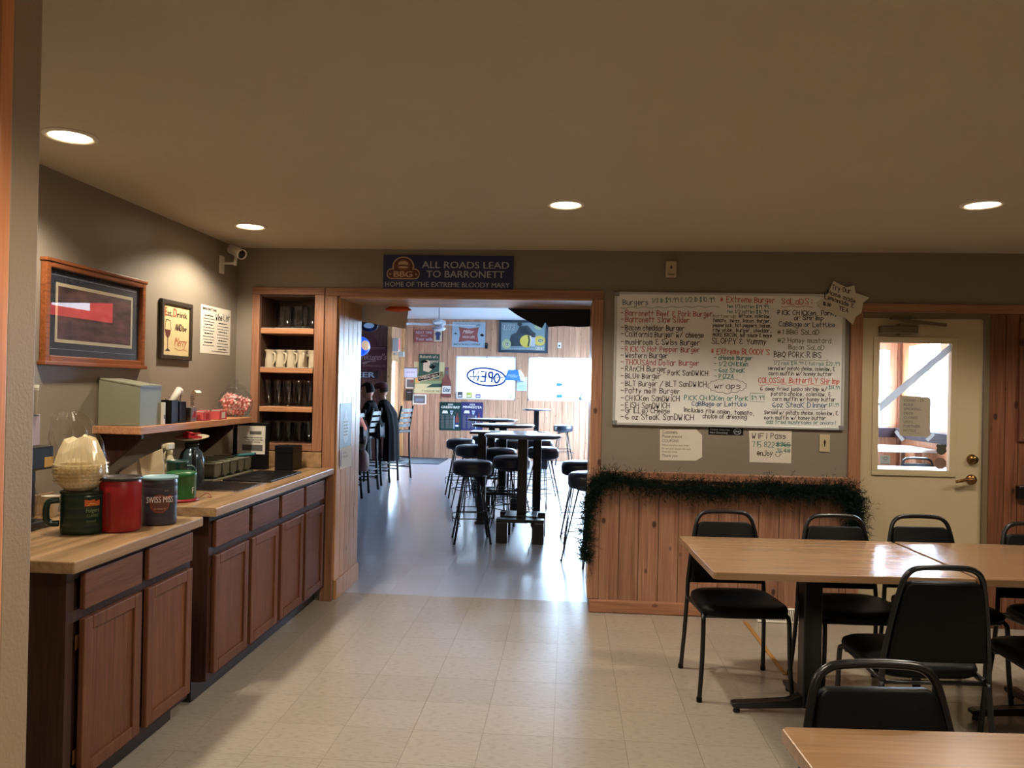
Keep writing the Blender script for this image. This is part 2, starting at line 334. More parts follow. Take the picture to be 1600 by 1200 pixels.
class Sign:
    "flat printed face on a panel w x h, local x right, z up, facing -y; fractions u,v in 0..1"
    def __init__(s, parent, w, h, t):
        s.p, s.w, s.h, s.t, s.b = parent, w, h, t, {}
        s.k = 0
    def _bm(s, name, mat):
        return s.b.setdefault((name, mat.name), (NB(), mat))[0]
    def poly(s, mat, pts, name='print', lift=1):
        bm = s._bm(name, mat); s.k += 1; y = -s.t-.0006*lift-(s.k % 24)*.00002
        bm.faces.new([bm.verts.new((u*s.w, y, v*s.h)) for u, v in pts])
    def rect(s, mat, u0, v0, u1, v1, **k): s.poly(mat, [(u0, v0), (u1, v0), (u1, v1), (u0, v1)], **k)
    def ell(s, mat, u, v, ru, rv, n=28, a0=0, a1=2*PI, **k):
        s.poly(mat, [(u+ru*math.cos(a0+(a1-a0)*i/n), v+rv*math.sin(a0+(a1-a0)*i/n)) for i in range(n)], **k)
    def line(s, mat, pts, th, name='print', lift=2):
        bm = s._bm(name, mat); s.k += 1; y = -s.t-.0006*lift-(s.k % 24)*.00002
        P2 = [Vector((u*s.w, v*s.h)) for u, v in pts]; L_, R_ = [], []
        for i, p in enumerate(P2):
            t = P2[min(i+1, len(P2)-1)]-P2[max(i-1, 0)]
            if t.length < 1e-9: t = Vector((1, 0))
            t.normalize(); n = Vector((-t.y, t.x))*th/2
            if i == 0: p = p-t*th*.4
            if i == len(P2)-1: p = p+t*th*.4
            L_.append(bm.verts.new((p.x+n.x, y, p.y+n.y))); R_.append(bm.verts.new((p.x-n.x, y, p.y-n.y)))
        for i in range(len(P2)-1): bm.faces.new((L_[i], L_[i+1], R_[i+1], R_[i]))
    def ring(s, mat, u, v, ru, rv, th, n=32, a0=0, a1=2*PI, **k):
        s.line(mat, [(u+ru*math.cos(a0+(a1-a0)*i/n), v+rv*math.sin(a0+(a1-a0)*i/n)) for i in range(n+1)], th, **k)
    def hand(s, mat, txt, u0, v0, u1, v1, cap, th=None, name='lettering', lift=2):
        "handwriting from (u0,v0) to (u1,v1) baseline, cap height as a fraction of h"
        st, wd = glyph_strokes(txt); wd = max(wd, 1)
        capm = cap*s.h; th = th or capm*.13
        for pts in st:
            s.line(mat, [(u0+(u1-u0)*a/wd, v0+(v1-v0)*a/wd+b/6*cap) for a, b in pts], th, name, lift)
    def text(s, mat, txt, u0, v0, u1, cap, shear=0, bold=0, name='lettering', lift=2, rot=0, center=False, mirror=False):
        "printed text, baseline v0, from u0 to u1 (fitted), cap height as fraction of h"
        cu = bpy.data.curves.new('t', 'FONT'); cu.body = txt; cu.resolution_u = 3; cu.shear = shear; cu.fill_mode = 'FRONT'
        ob = bpy.data.objects.new('t', cu); COL.objects.link(ob)
        me = bpy.data.meshes.new_from_object(ob); bpy.data.objects.remove(ob); bpy.data.curves.remove(cu)
        if not me.vertices: return
        xs = [v.co.x for v in me.vertices]; x0, x1 = min(xs), max(xs)
        H = .69; W_ = (u1-u0)*s.w; hh = cap*s.h; bm = s._bm(name, mat); y = -s.t-.0006*lift
        vs = []
        for v in me.vertices:
            a = (v.co.x-x0)/(x1-x0); a = 1-a if mirror else a
            X = u0*s.w+a*W_; Z = v0*s.h+v.co.y/H*hh
            if rot:
                cx, cz = (u0+u1)/2*s.w, v0*s.h; c, q = math.cos(rot), math.sin(rot)
                X, Z = cx+(X-cx)*c-(Z-cz)*q, cz+(X-cx)*q+(Z-cz)*c
            vs.append((X, Z))
        sm = bold*W_/(x1-x0)*.9
        for c_, dx in enumerate((0,) if bold < .006 else (-sm, sm) if bold < .03 else (-sm, 0, sm)):
            for n_, p in enumerate(me.polygons):
                yy = y-(n_ % 9)*.00003-c_*.00001
                bm.faces.new([bm.verts.new((vs[i][0]+dx, yy, vs[i][1]+dx*.3)) for i in p.vertices])
        bpy.data.meshes.remove(me)
    def greek(s, mat, u0, u1, v, cap, seed=0, name='lettering'):
        "a line of print too small to read"
        rnd = random.Random(seed); u = u0
        while u < u1:
            w = rnd.uniform(.35, 1.0)*cap*s.h/s.w*3.2; e = min(u+w, u1); s.rect(mat, u, v, e, v+cap*.62, name=name); u = e+cap*s.h/s.w*.55
    def done(s):
        for (name, _), (bm, mat) in s.b.items(): 
            me = bpy.data.meshes.new(name); 
            for f in bm.faces:
                f.normal_update()
                if f.normal.y > 0: f.normal_flip()
            bm.to_mesh(me); bm.free(); me.materials.append(mat)
            o = bpy.data.objects.new(name, me); COL.objects.link(o); o.parent = s.p
            if name in ('lettering', 'print') and len(me.polygons) > 1: o['kind'] = 'stuff'
def panel(name, label, cat, loc, rz, w, h, t, mat, bev=0, group=None, partname='panel'):
    r = thing(name, label, cat, loc, rz, group)
    bm = NB(); box(bm, 0, w, -t, 0, 0, h, bev); obj(partname, bm, mat, r)
    return r, Sign(r, w, h, t)
# ================================================================ the setting
D = 5.27; XL = -2.33; CH = 2.44; TS = .3055; TX0 = -1.26; TY0 = 3.66
# --- floor: vinyl tiles, each one laid, the far and hidden ones joined
fl = struct('floor')
def tile_mesh(name, mat):
    bm = NB(); g = .0006; box(bm, g, TS-g, g, TS-g, -.004, 0); o = obj(name, bm, mat); me = o.data; bpy.data.objects.remove(o); return me
tm, tb = tile_mesh('tile', TILE), tile_mesh('tile', TILE_BAR)
bx('floor_slab', plain('floor_subbase', srgb(96, 88, 72), .7), fl, -7.2, 6.4, -3.7, 16.3, -.12, -.0045)
def tile_at(i, j, me):
    o = bpy.data.objects.new('tile', me); COL.objects.link(o); o.parent = fl; o.location = (TX0+i*TS, TY0+j*TS, 0)
far = NB(); farb = NB()
def q(bm, x0, x1, y0, y1, z=0):
    bm.faces.new([bm.verts.new(c) for c in ((x0, y0, z), (x1, y0, z), (x1, y1, z), (x0, y1, z))])
for i in range(-4, 18):
    for j in range(-2, 6):
        x0 = TX0+i*TS
        if j == 5 or x0 < XL-.4: continue
        tile_at(i, j, tm)
ye = TY0+5*TS
for i in range(-2, 5):
    for j in range(5, 12): tile_at(i, j, tm if j < 6 else tb)
xa, xb = TX0-2*TS, TX0+5*TS; yb = TY0+12*TS; yn = TY0-2*TS; xl, xr = TX0-4*TS, TX0+18*TS
q(far, -2.6, xl, yn, ye); q(far, xr, 6.2, yn, ye); q(far, -2.6, 6.2, -3.6, yn); q(far, xb, 6.2, ye, 5.4); q(far, -2.6, xa, ye, 5.4)
q(farb, -7, xa, 5.4, yb); q(farb, xb, 1.85, 5.4, yb); q(farb, -7, 1.85, yb, 16.1)
obj('tile_field', far, TILE_SEAM, fl, kind='stuff'); obj('tile_field', farb, TILE_BARS, fl, kind='stuff')
# --- ceiling of the dining room and white boarded ceiling of the bar room
bx('ceiling', CEIL, None, -2.6, 6.3, -3.7, 5.27, CH, CH+.1, kind='structure')
cb = struct('ceiling')
bm = NB(); y = 5.42
while y < 16.1: box(bm, -7.1, 1.95, y, y+.205, 2.89, 2.91, .004, 1); y += .21
obj('ceiling_board', bm, plain('white_ceiling_board', srgb(214, 220, 226), .3), cb, kind='stuff')
bx('ceiling_slab', CEIL, cb, -7.1, 1.95, 5.27, 16.15, 2.911, 3.02)
# --- dining room walls
bx('wall_left', WALL, None, XL-.15, XL, -3.6, 5.85, 0, CH+.1, kind='structure')
bx('wall_right', WALL, None, 6.2, 6.35, -3.7, 5.4, 0, CH+.1, kind='structure')
bx('wall_rear', WALL, None, -2.48, 6.3, -3.75, -3.6, 0, CH+.1, kind='structure')
wb_ = struct('wall_back')
bm = NB()
RX0, RX1, RZ0, RZ1 = -2.165, -1.762, 1.08, 2.117
for a in [(XL-.15, RX0, D, 5.85, 0, 3.0), (RX0, RX1, D, 5.85, 0, RZ0), (RX0, RX1, D, 5.85, RZ1, 3.0), (RX0, RX1, 5.6, 5.85, RZ0, RZ1),
          (RX1, -1.61, D, 5.85, 0, 3.0), (-1.61, .16, D, 5.85, 2.115, 3.0), (.16, 1.75, D, 5.85, 0, 3.0), (1.75, 1.915, D, 5.42, 0, 3.0), (1.915, 2.735, D, 5.42, 2.01, 3.0), (2.735, 6.3, D, 5.42, 0, 3.0)]: box(bm, *a)
obj('wall_surface', bm, WALL, wb_)
# near partition on the left (the photographer stands beside its end)
wn = struct('wall_near')
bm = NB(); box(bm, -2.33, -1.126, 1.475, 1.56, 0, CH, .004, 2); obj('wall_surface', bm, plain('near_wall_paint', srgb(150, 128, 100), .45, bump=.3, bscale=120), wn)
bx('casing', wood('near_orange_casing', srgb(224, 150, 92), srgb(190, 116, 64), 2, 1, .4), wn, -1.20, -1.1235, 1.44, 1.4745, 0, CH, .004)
# --- pine lining of the opening
lin = struct('trim_1')
n = 5; w = .58/n
for k in range(n):
    y0 = D+.003+k*w
    bx('plank', PINE_Y, lin, -1.61, -1.598, y0+.002, y0+w-.002, .135, 2.10, .003)
    bx('plank', PINE_Y, lin, .148, .16, y0+.002, y0+w-.002, .09, 2.10, .003)
    bx('plank', PINE_YX, lin, -1.6, .15, y0+.002, y0+w-.002, 2.10, 2.114, .003)
bx('baseboard', PINE_Y, lin, -1.61, -1.586, D+.02, 5.86, 0, .135, .004)
cs = struct('trim_2')
bx('casing', ORANGEWOOD, cs, -1.695, -1.608, D-.02, D+.004, 0, 2.11, .004)
bx('casing', ORANGEWOOD_X, cs, -1.695, .222, D-.02, D+.004, 2.11, 2.168, .004)
bx('casing', PINE, cs, .155, .222, D-.02, D+.004, .09, 2.11, .004)
# --- wainscot
wc = struct('trim_3'); x = .222; k = 0
while x < 1.83:
    x1 = min(x+.1315, 1.84)
    bx('plank', PINE, wc, x+.0015, x1-.0015, D-.014, D, .085, .90, .003); x = x1
bx('cap_rail', ORANGEWOOD_X, wc, .222, 1.84, D-.035, D+.002, .90, .955, .006)
bx('baseboard_back', PINE_X, None, .16, 1.84, D-.028, D, 0, .088, .01, kind='structure')
# --- door to the deck
dr = struct('door_1', (1.924, D, 0))
bm = NB(); W1 = 2.69-1.924; gx0, gx1, gz0, gz1 = .105, .57, 1.01, 1.852
for a in [(0, gx0, .012, 2.009), (gx1, W1, .012, 2.009), (gx0, gx1, .012, gz0), (gx0, gx1, gz1, 2.009)]: box(bm, a[0], a[1], .0, .045, a[2], a[3])
obj('door_leaf', bm, CREAM, dr)
bm = NB(); t = .035
for a in [(gx0-t, gx0+.006, gz0-t, gz1+t), (gx1-.006, gx1+t, gz0-t, gz1+t), (gx0, gx1, gz0-t, gz0+.006), (gx0, gx1, gz1-.006, gz1+t)]: box(bm, a[0], a[1], -.012, .004, a[2], a[3], .004)
obj('glazing_frame', bm, CREAM, dr)
bx('pane', PANE, dr, gx0+.001, gx1-.001, .018, .024, gz0, gz1)
bm = NB(); Mr = Matrix.Rotation(PI/2, 4, 'X')
lathe(bm, [(0, .03), (.028, .028), (.033, .006), (.034, 0)], 20, M=Matrix.Translation((.708, 0, 1.093)) @ Mr); obj('deadbolt', bm, BRASS, dr)
bm = NB(); lathe(bm, [(0, .02), (.028, .018), (.034, .004), (.034, 0)], 20, M=Matrix.Translation((.706, 0, .962)) @ Mr)
tube(bm, [(.706, -.01, .962), (.706, -.05, .962)], .011, 8); tube(bm, curve([(.706, -.05, .962), (.66, -.055, .966), (.61, -.055, .955), (.585, -.05, .948)], 4), [.011]*8+[.01]*4+[.008], 8); obj('lever_handle', bm, BRASS, dr)
cl = NB(); box(cl, .10, .335, -.055, 0, 1.905, 1.955, .006); lathe(cl, [(.012, 0), (.012, .075)], 10, c=(.215, -.03, 1.895))
obj('door_closer', cl, CLOSER, dr)
bm = NB(); box(bm, 0, .30, -.006, .006, -.011, .011, .002, M=Matrix.Translation((.215, -.045, 1.992)) @ Matrix.Rotation(.09, 4, 'Y'))
box(bm, .17, .30, -.02, .0, 2.0, 2.03, .003); obj('closer_arm', bm, CLOSER, dr)
bx('door_frame', plain('grey_door_frame', srgb(112, 98, 76), .5), dr, W1+.002, W1+.035, -.02, .12, 0, 2.02, .003); bx('door_stop', MATS['grey_door_frame'], dr, -.01, W1+.03, .046, .08, 1.97, 2.02, .002)
dc = struct('trim_4')
bx('casing', ORANGEWOOD, dc, 1.842, 1.922, D-.02, D+.002, 0, 2.045, .004)
bx('casing', ORANGEWOOD_X, dc, 1.842, 3.9, D-.02, D+.002, 2.045, 2.105, .004)
bx('frame_head', MATS['grey_door_frame'], dc, 1.923, 2.727, D-.018, D+.002, 2.011, 2.044, .002)
x = 2.727; widths = [.1, .085, .14, .14, .14, .14, .14, .14, .14]
rw = struct('trim_5')
REDPINE = wood('knotty_pine_dark', srgb(132, 84, 58), srgb(92, 54, 38), 2, 1, .4, .85, .1, .45)
for wd in widths: bx('plank', REDPINE, rw, x+.0015, x+wd-.0015, D-.014, D, 0, 2.044, .003); x += wd
fr = struct('trim_6')
bm = NB()
for a in [(2.905, 2.93, 1.22, 2.0), (3.55, 3.575, 1.22, 2.0), (2.93, 3.55, 1.22, 1.245), (2.93, 3.55, 1.975, 2.0)]: box(bm, a[0], a[1], D-.035, D-.013, a[2], a[3], .005)
obj('moulding', bm, REDPINE, fr)
# --- bar room shell
bw = struct('wall_far')
def grid_wall(bm, x0, x1, y0, y1, z0, z1, holes):
    "wall along x with rectangular holes (hx0,hx1,hz0,hz1)"
    holes = sorted(holes); x = x0
    for h in holes:
        box(bm, x, h[0], y0, y1, z0, z1); box(bm, h[0], h[1], y0, y1, z0, h[2]); box(bm, h[0], h[1], y0, y1, h[3], z1); x = h[1]
    box(bm, x, x1, y0, y1, z0, z1)
H = [(-2.353, -1.106, 1.236, 2.131), (-.846, .52, 1.236, 2.131)]
bm = NB(); grid_wall(bm, -3.65, 1.95, 16.0, 16.14, 0, 3.0, H); obj('wall_surface', bm, PINE_BAR, bw)
x = -3.5; pw = .121
while x < 1.85:
    x1 = min(x+pw, 1.85); segs = [(.0, 2.89)]
    for h in H:
        if x1 > h[0]+.01 and x < h[1]-.01:
            if x >= h[0]-.02 and x1 <= h[1]+.02: segs = [(.0, h[2]), (h[3], 2.89)]
            elif x < h[0]: segs = [(0, 2.89)]; x1 = h[0]
            else: x1 = h[1]; segs = [(.0, h[2]), (h[3], 2.89)]
    for a, b in segs: bx('plank', PINE_BAR, bw, x+.003, x1-.003, 15.985, 16.0, a, b, .004)
    x = x1
for i, h in enumerate(H):
    wn_ = struct('window_%d' % (i+1))
    bm = NB(); t = .03
    for a in [(h[0]-.0, h[0]+t, h[2], h[3]), (h[1]-t, h[1], h[2], h[3]), (h[0], h[1], h[2], h[2]+t), (h[0], h[1], h[3]-t, h[3])]: box(bm, a[0], a[1], 15.99, 16.1, a[2], a[3], .003)
    obj('window_frame', bm, plain('white_window_frame', srgb(226, 228, 230), .4), wn_)
    bx('pane', PANEFAR if i == 0 else PANE, wn_, h[0]+t, h[1]-t, 16.05, 16.056, h[2]+t, h[3]-t)
def side_wall(name, x0, x1, ys, holes, mat, z1=3.0):
    s = struct(name); bm = NB(); y = ys[0]
    for h in sorted(holes):
        box(bm, x0, x1, y, h[0], 0, z1); box(bm, x0, x1, h[0], h[1], 0, h[2]); box(bm, x0, x1, h[0], h[1], h[3], z1); y = h[1]
    box(bm, x0, x1, y, ys[1], 0, z1); obj('wall_surface', bm, mat, s); return s
HR = [(13.15, 15.65, .8, 2.3)]
side_wall('wall_right', 1.78, 1.9, (5.42, 16.1), HR, PINE_BAR)
for i, h in enumerate(HR):
    w_ = struct('window_%d' % (i+3)); bm = NB()
    for a in [(h[0], h[0]+.04, h[2], h[3]), (h[1]-.04, h[1], h[2], h[3]), (h[0], h[1], h[2], h[2]+.04), (h[0], h[1], h[3]-.04, h[3])]: box(bm, 1.77, 1.87, a[0], a[1], a[2], a[3])
    obj('window_frame', bm, MATS['white_window_frame'], w_); bx('pane', PANE, w_, 1.83, 1.836, h[0]+.04, h[1]-.04, h[2]+.04, h[3]-.04)
# left wall of the bar room at the entry, with the glazed entry door
side_wall('wall_left', -3.62, -3.5, (15.0, 16.05), [(15.12, 15.86, .05, 2.1)], PINE_BAR)
d2 = struct('door_2'); bm = NB()
for a in [(15.12, 15.22, .05, 2.1), (15.76, 15.86, .05, 2.1), (15.22, 15.76, .05, .3), (15.22, 15.76, 1.98, 2.1)]: box(bm, -3.58, -3.53, *a)
obj('door_leaf', bm, plain('door_wood_light', srgb(176, 140, 100), .5), d2); bx('pane', PANE, d2, -3.56, -3.555, 15.22, 15.76, .3, 1.98)
bx('trim_7', PINE_Y, None, -3.56, -3.47, 14.94, 15.03, 0, 2.89, .004, kind='structure')
bx('trim_8', PINE_Y, None, -3.5, -3.44, 15.93, 15.985, 0, 2.89, .004, kind='structure')
sw = struct('wall_sign_side')
REDP = wood('red_stained_panelling', srgb(112, 66, 54), srgb(80, 44, 38), 2, .8, .5, .3, 0, .3)
bm = NB(); box(bm, -7.1, -3.56, 15.0, 15.12, 0, 3.0); obj('wall_surface', bm, REDP, sw)
x = -5.4
while x < -3.6: bx('plank', REDP, sw, x+.003, min(x+.13, -3.562)-.003, 14.988, 15.0, 0, 2.89, .003); x += .13
bx('wall_left', PINE_BAR, None, -7.2, -7.1, 5.7, 15.12, 0, 3.0, kind='structure')
bx('wall_front', WALL, None, -7.2, -2.48, 5.42, 5.85, 0, 3.0, kind='structure')
# --- enclosed deck seen through the door glass
DW = wood('deck_cedar', srgb(206, 164, 134), srgb(172, 126, 98), 2, .8, .5, .5, 0, .4)
dk = struct('wall_deck'); bm = NB()
HD = [(3.1, 3.83, 1.13, 2.04), (2.1, 2.85, 1.13, 2.04)]
grid_wall(bm, 1.9, 4.1, 9.6, 9.7, 0, 2.75, HD)
HS = [(6.4, 7.3, 1.13, 2.08), (7.45, 8.46, 1.13, 2.08), (8.62, 9.38, 1.13, 2.08)]
y = 5.42
for h in HS: box(bm, 3.96, 4.06, y, h[0], 0, 2.75); box(bm, 3.96, 4.06, h[0], h[1], 0, h[2]); box(bm, 3.96, 4.06, h[0], h[1], h[3], 2.75); y = h[1]
box(bm, 3.96, 4.06, y, 9.7, 0, 2.75); obj('wall_surface', bm, DW, dk)
bx('corner_post', wood('deck_post_dark', srgb(140, 96, 76), srgb(104, 72, 58)), dk, 3.92, 3.958, 9.56, 9.598, 0, 2.2, .004)
bx('mullion', MATS['white_window_frame'], dk, 3.98, 4.02, 8.92, 8.96, 1.13, 2.08)
bx('roof', DW, dk, 1.9, 4.1, 5.42, 9.7, 2.25, 2.35); bx('deck_floor', plain('deck_boards_grey', srgb(150, 140, 130), .6), dk, 1.9, 3.96, 5.42, 9.6, -.05, -.001)
RAILR = plain('maroon_rail_paint', srgb(36, 24, 28), .8, spec=.15, noise=.3, nscale=12)
bx('rail_cap', RAILR, dk, 1.95, 3.95, 9.5, 9.6, 1.0, 1.11, .004); bx('rail_cap', RAILR, dk, 3.86, 3.96, 5.5, 9.5, 1.0, 1.11, .004)
# snow outside
bx('ground', plain('snow_ground', srgb(226, 230, 236), .9), None, -60, 60, -30, 90, -.5, -.3, kind='structure')
# ================================================================ ceiling lights
def downlight(x, y, label, group='recessed ceiling lights'):
    t = thing('ceiling_light', label, 'ceiling light', (x, y, CH), 0, group)
    bm = NB(); lathe(bm, [(.098, 0), (.098, -.004), (.088, -.010), (.076, -.007), (.074, .0)], 32); obj('trim_ring', bm, plain('white_trim_ring', srgb(225, 215, 198), .5), t)
    bm = NB(); lathe(bm, [(0, -.007), (.05, -.0065), (.076, -.003)], 32)
    obj('lens', bm, plain('glowing_lens', (1, .8, .55, 1), .5, emit=(1.0, .74, .44, 1), es=LENS_E), t)
    l = bpy.data.lights.new('lamp', 'SPOT'); l.energy = LAMP_W; l.color = LAMP_COL; l.spot_size = math.radians(144); l.spot_blend = .4; l.shadow_soft_size = .06
    o = bpy.data.objects.new('lamp', l); COL.objects.link(o); o.parent = t; o.location = (0, 0, -.03)
    return t
downlight(-1.937, 2.851, 'recessed light nearest the left wall at the near end, largest glow on the ceiling')
downlight(-1.927, 4.518, 'recessed light near the left wall beside the security camera corner')
downlight(-.035, 3.944, 'recessed ceiling light in the middle, in front of the doorway sign')
downlight(1.986, 3.92, 'recessed ceiling light at the right, in front of the cream door')
for (x, y, s) in [(4.0, 3.9, 'far right over the tables'), (1.986, 1.5, 'above the nearest table, out of view'), (-.035, 1.5, 'above the photographer'), (-.2, -1.2, 'behind the photographer'), (2.6, -1.2, 'behind, on the right')]:
    downlight(x, y, 'recessed ceiling light '+s)
# ================================================================ left wall cabinets
def cab_door(parent, y0, y1, z0, z1, X):
    bm = NB(); r = .048
    for a in [(y0, y0+r, z0, z1), (y1-r, y1, z0, z1), (y0+r, y1-r, z0, z0+r), (y0+r, y1-r, z1-r, z1)]: box(bm, X-.022, X, a[0], a[1], a[2], a[3], .004)
    d = obj('door', bm, CAB, parent)
    bx('door_panel', CAB, d, X-.024, X-.010, y0+r-.004, y1-r+.004, z0+r-.004, z1-r+.004, .003)
    return d
def cabinet(name, label, y0, y1, top, bays, dz, oz):
    X = -1.66
    t = thing(name, label, 'cabinet', (X-.3, (y0+y1)/2, 0)); o = Vector(t.location)
    def loc(b): 
        b.location = -o; return b
    loc(bx('carcass', CABDARK, t, XL+.005, X-.02, y0, y1, .10, top))
    bm = NB(); 
    box(bm, X-.02, X, y0+.003, y1-.003, top-.035, top-.001, .001); box(bm, X-.02, X, y0+.003, y1-.003, .102, .135, .001); box(bm, X-.02, X, y0+.003, y1-.003, (dz[0]+oz[1])/2-.02, (dz[0]+oz[1])/2+.02, .001)
    ys = [y0]+[(bays[i][1]+bays[i+1][0])/2-.02 for i in range(len(bays)-1)]+[y1-.035]
    for y in ys: box(bm, X-.0205, X-.0005, y, y+.04 if y < y1-.04 else y1, .105, top-.005)
    loc(obj('face_frame', bm, CABDARK, t))
    loc(bx('toe_kick', BLACKM, t, XL+.005, X-.075, y0+.01, y1, 0, .10))
    for a, b in bays:
        loc(bx('drawer', CAB_Y, t, X, X+.02, a, b, dz[0], dz[1], .004))
        loc(cab_door(t, a, b, oz[0], oz[1], X+.022))
    for z in (oz[0]+.06, oz[1]-.1): loc(bx('hinge', BRASS, t, X-.001, X+.004, bays[0][0]-.022, bays[0][0]-.004, z, z+.05, .001))
    return t
cabinet('base_cabinet', 'nearest oak base cabinet with two drawers over two doors', 2.475, 3.325, .858, [(2.545, 2.905), (2.95, 3.31)], (.712, .838), (.13, .68))
cabinet('base_cabinet', 'long oak base cabinet with four drawers and four doors reaching the doorway', 3.50, 5.268, .878, [(3.535, 3.915), (3.955, 4.33), (4.375, 4.745), (4.79, 5.15)], (.722, .85), (.13, .685))
def worktop(label, y0, y1, z, sink=None):
    t = thing('countertop', label, 'countertop', (-1.97, (y0+y1)/2, z)); o = Vector(t.location)
    bm = NB(); X1 = -1.612
    if sink:
        sx0, sx1, sy0, sy1 = sink
        for a in [(XL, sx0, y0, y1), (sx1, X1, y0, y1), (sx0, sx1, y0, sy0), (sx0, sx1, sy1, y1)]: box(bm, a[0], a[1], a[2], a[3], z-.04, z)
        bmesh.ops.remove_doubles(bm, verts=bm.verts, dist=1e-5)
    else: box(bm, XL, X1, y0, y1, z-.042, z, .006, 3)
    b = obj('worktop', bm, BUTCHER, t); b.location = -o
    if sink:
        bm = NB(); box(bm, X1-.004, X1+.004, y0, y1, z-.041, z-.001, .004, 2); b = obj('front_edge', bm, BUTCHER, t); b.location = -o
    bm = NB(); box(bm, XL+.002, XL+.02, y0, y1, z, z+.09, .004)
    if sink: box(bm, XL+.02, -1.70, D-.02, D-.002, z+.001, z+.105, .004)
    b = obj('backsplash', bm, BUTCHER, t); b.location = -o
    return t
worktop('butcher block laminate countertop on the nearest cabinet', 2.44, 3.345, .90)
SK = (-2.10, -1.745, 3.99, 4.36)
worktop('butcher block laminate countertop with the sink, on the long cabinet', 3.46, 5.268, .92, SK)
t = thing('sink', 'small stainless drop-in bar sink in the long countertop', 'sink', ((SK[0]+SK[1])/2, (SK[2]+SK[3])/2, .92)); o = -Vector(t.location)
bm = NB(); e = .012
for a in [(SK[0]-e, SK[0]+.012, SK[2]-e, SK[3]+e), (SK[1]-.012, SK[1]+e, SK[2]-e, SK[3]+e), (SK[0], SK[1], SK[2]-e, SK[2]+.012), (SK[0], SK[1], SK[3]-.012, SK[3]+e)]: box(bm, a[0], a[1], a[2], a[3], .9205, .925, .002)
b = obj('rim', bm, CHROME, t); b.location = o
bm = NB(); x0, x1, y0, y1 = SK[0]+.003, SK[1]-.003, SK[2]+.003, SK[3]-.003
for a in [(x0, x0+.003, y0, y1), (x1-.003, x1, y0, y1), (x0, x1, y0, y0+.003), (x0, x1, y1-.003, y1)]: box(bm, a[0], a[1], a[2], a[3], .79, .921)
box(bm, x0, x1, y0, y1, .787, .79); b = obj('bowl', bm, STEEL, t); b.location = o
# wall shelf on brackets
t = thing('wall_shelf', 'pine wall shelf above the counter carrying cups and a candy jar', 'shelf', (XL, 4.15, 1.235)); o = -Vector(t.location)
b = bx('board', SHELFWOOD, t, XL, -2.08, 3.64, 4.97, 1.235, 1.273, .003); b.location = o
for yy in (3.70, 4.75):
    bm = NB(); prism(bm, [(XL, 1.234), (-2.11, 1.234), (-2.11, 1.21), (XL+.03, 1.05), (XL, 1.05)], yy, yy+.02); b = obj('bracket', bm, CABDARK, t); b.location = o
# built-in shelf unit in the back wall
t = thing('built_in_shelf', 'built-in wooden shelf unit recessed in the back wall beside the doorway', 'shelf unit', (-1.96, D, 1.08)); o = -Vector(t.location)
def L(b): b.location = o; return b
bm = NB()
L(bx('stile', ORANGEWOOD, t, -2.215, -2.16, D-.02, D, 1.03, 2.117, .004)); L(bx('stile', ORANGEWOOD, t, -1.768, -1.70, D-.02, D, 1.03, 2.117, .004))
L(bx('top_rail', ORANGEWOOD_X, t, -2.215, -1.70, D-.02, D, 2.117, 2.168, .004)); L(bx('bottom_rail', ORANGEWOOD_X, t, -2.16, -1.768, D-.02, D, 1.03, 1.082, .004))
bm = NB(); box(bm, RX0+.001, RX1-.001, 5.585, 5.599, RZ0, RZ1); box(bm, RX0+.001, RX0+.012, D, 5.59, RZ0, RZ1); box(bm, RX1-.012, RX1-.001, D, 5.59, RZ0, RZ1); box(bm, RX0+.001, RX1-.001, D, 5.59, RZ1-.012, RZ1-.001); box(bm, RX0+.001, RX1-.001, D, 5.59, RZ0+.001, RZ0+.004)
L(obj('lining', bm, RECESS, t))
for z in (1.335, 1.607, 1.88): L(bx('shelf_board', SHELFWOOD_X, t, RX0+.013, RX1-.013, D-.012, 5.585, z-.035, z, .003))
for z, a_ in ((1.607, .0), (1.88, .012)): L(bx('shelf_liner', plain('paper_liner', srgb(206, 196, 180), .8), t, RX0+.02, RX1-.02-a_, D-.014, 5.56, z+.0002, z+.0006+.003))
# glassware
def glass_set(kind):
    bm = NB()
    if kind == 'pitcher': lathe(bm, [(0, .004), (.055, .004), (.058, 0), (.062, .02), (.066, .12), (.058, .15), (.062, .165), (.058, .165), (.054, .15), (.062, .12), (.058, .02), (.05, .01), (0, .01)], 20)
    elif kind == 'pilsner': lathe(bm, [(0, 0), (.03, 0), (.03, .006), (.012, .014), (.020, .03), (.031, .15), (.035, .19), (.033, .19), (.029, .15), (.018, .035), (0, .025)], 16)
    else: lathe(bm, [(0, 0), (.028, 0), (.030, .01), (.036, .13), (.038, .15), (.036, .15), (.034, .13), (.028, .014), (0, .01)], 16)
    return bm
POSN = ['leftmost', 'second from the left', 'third from the left', 'fourth from the left', 'rightmost']
for k, (x, dy) in enumerate([(-2.02, .12), (-1.91, .1), (-1.82, .06)]):
    tt = thing('glass_pitcher', ['leftmost', 'middle', 'rightmost'][k]+' clear glass pitcher on the top shelf of the built-in unit', 'pitcher', (x, D+dy, 1.884), 0, 'glass pitchers on the top shelf')
    obj('body', glass_set('pitcher'), GLASS, tt)
    bm = NB(); tube(bm, curve([(.062, 0, .14), (.10, 0, .13), (.10, 0, .06), (.066, 0, .04)], 5), .007, 6); obj('handle', bm, GLASS, tt)
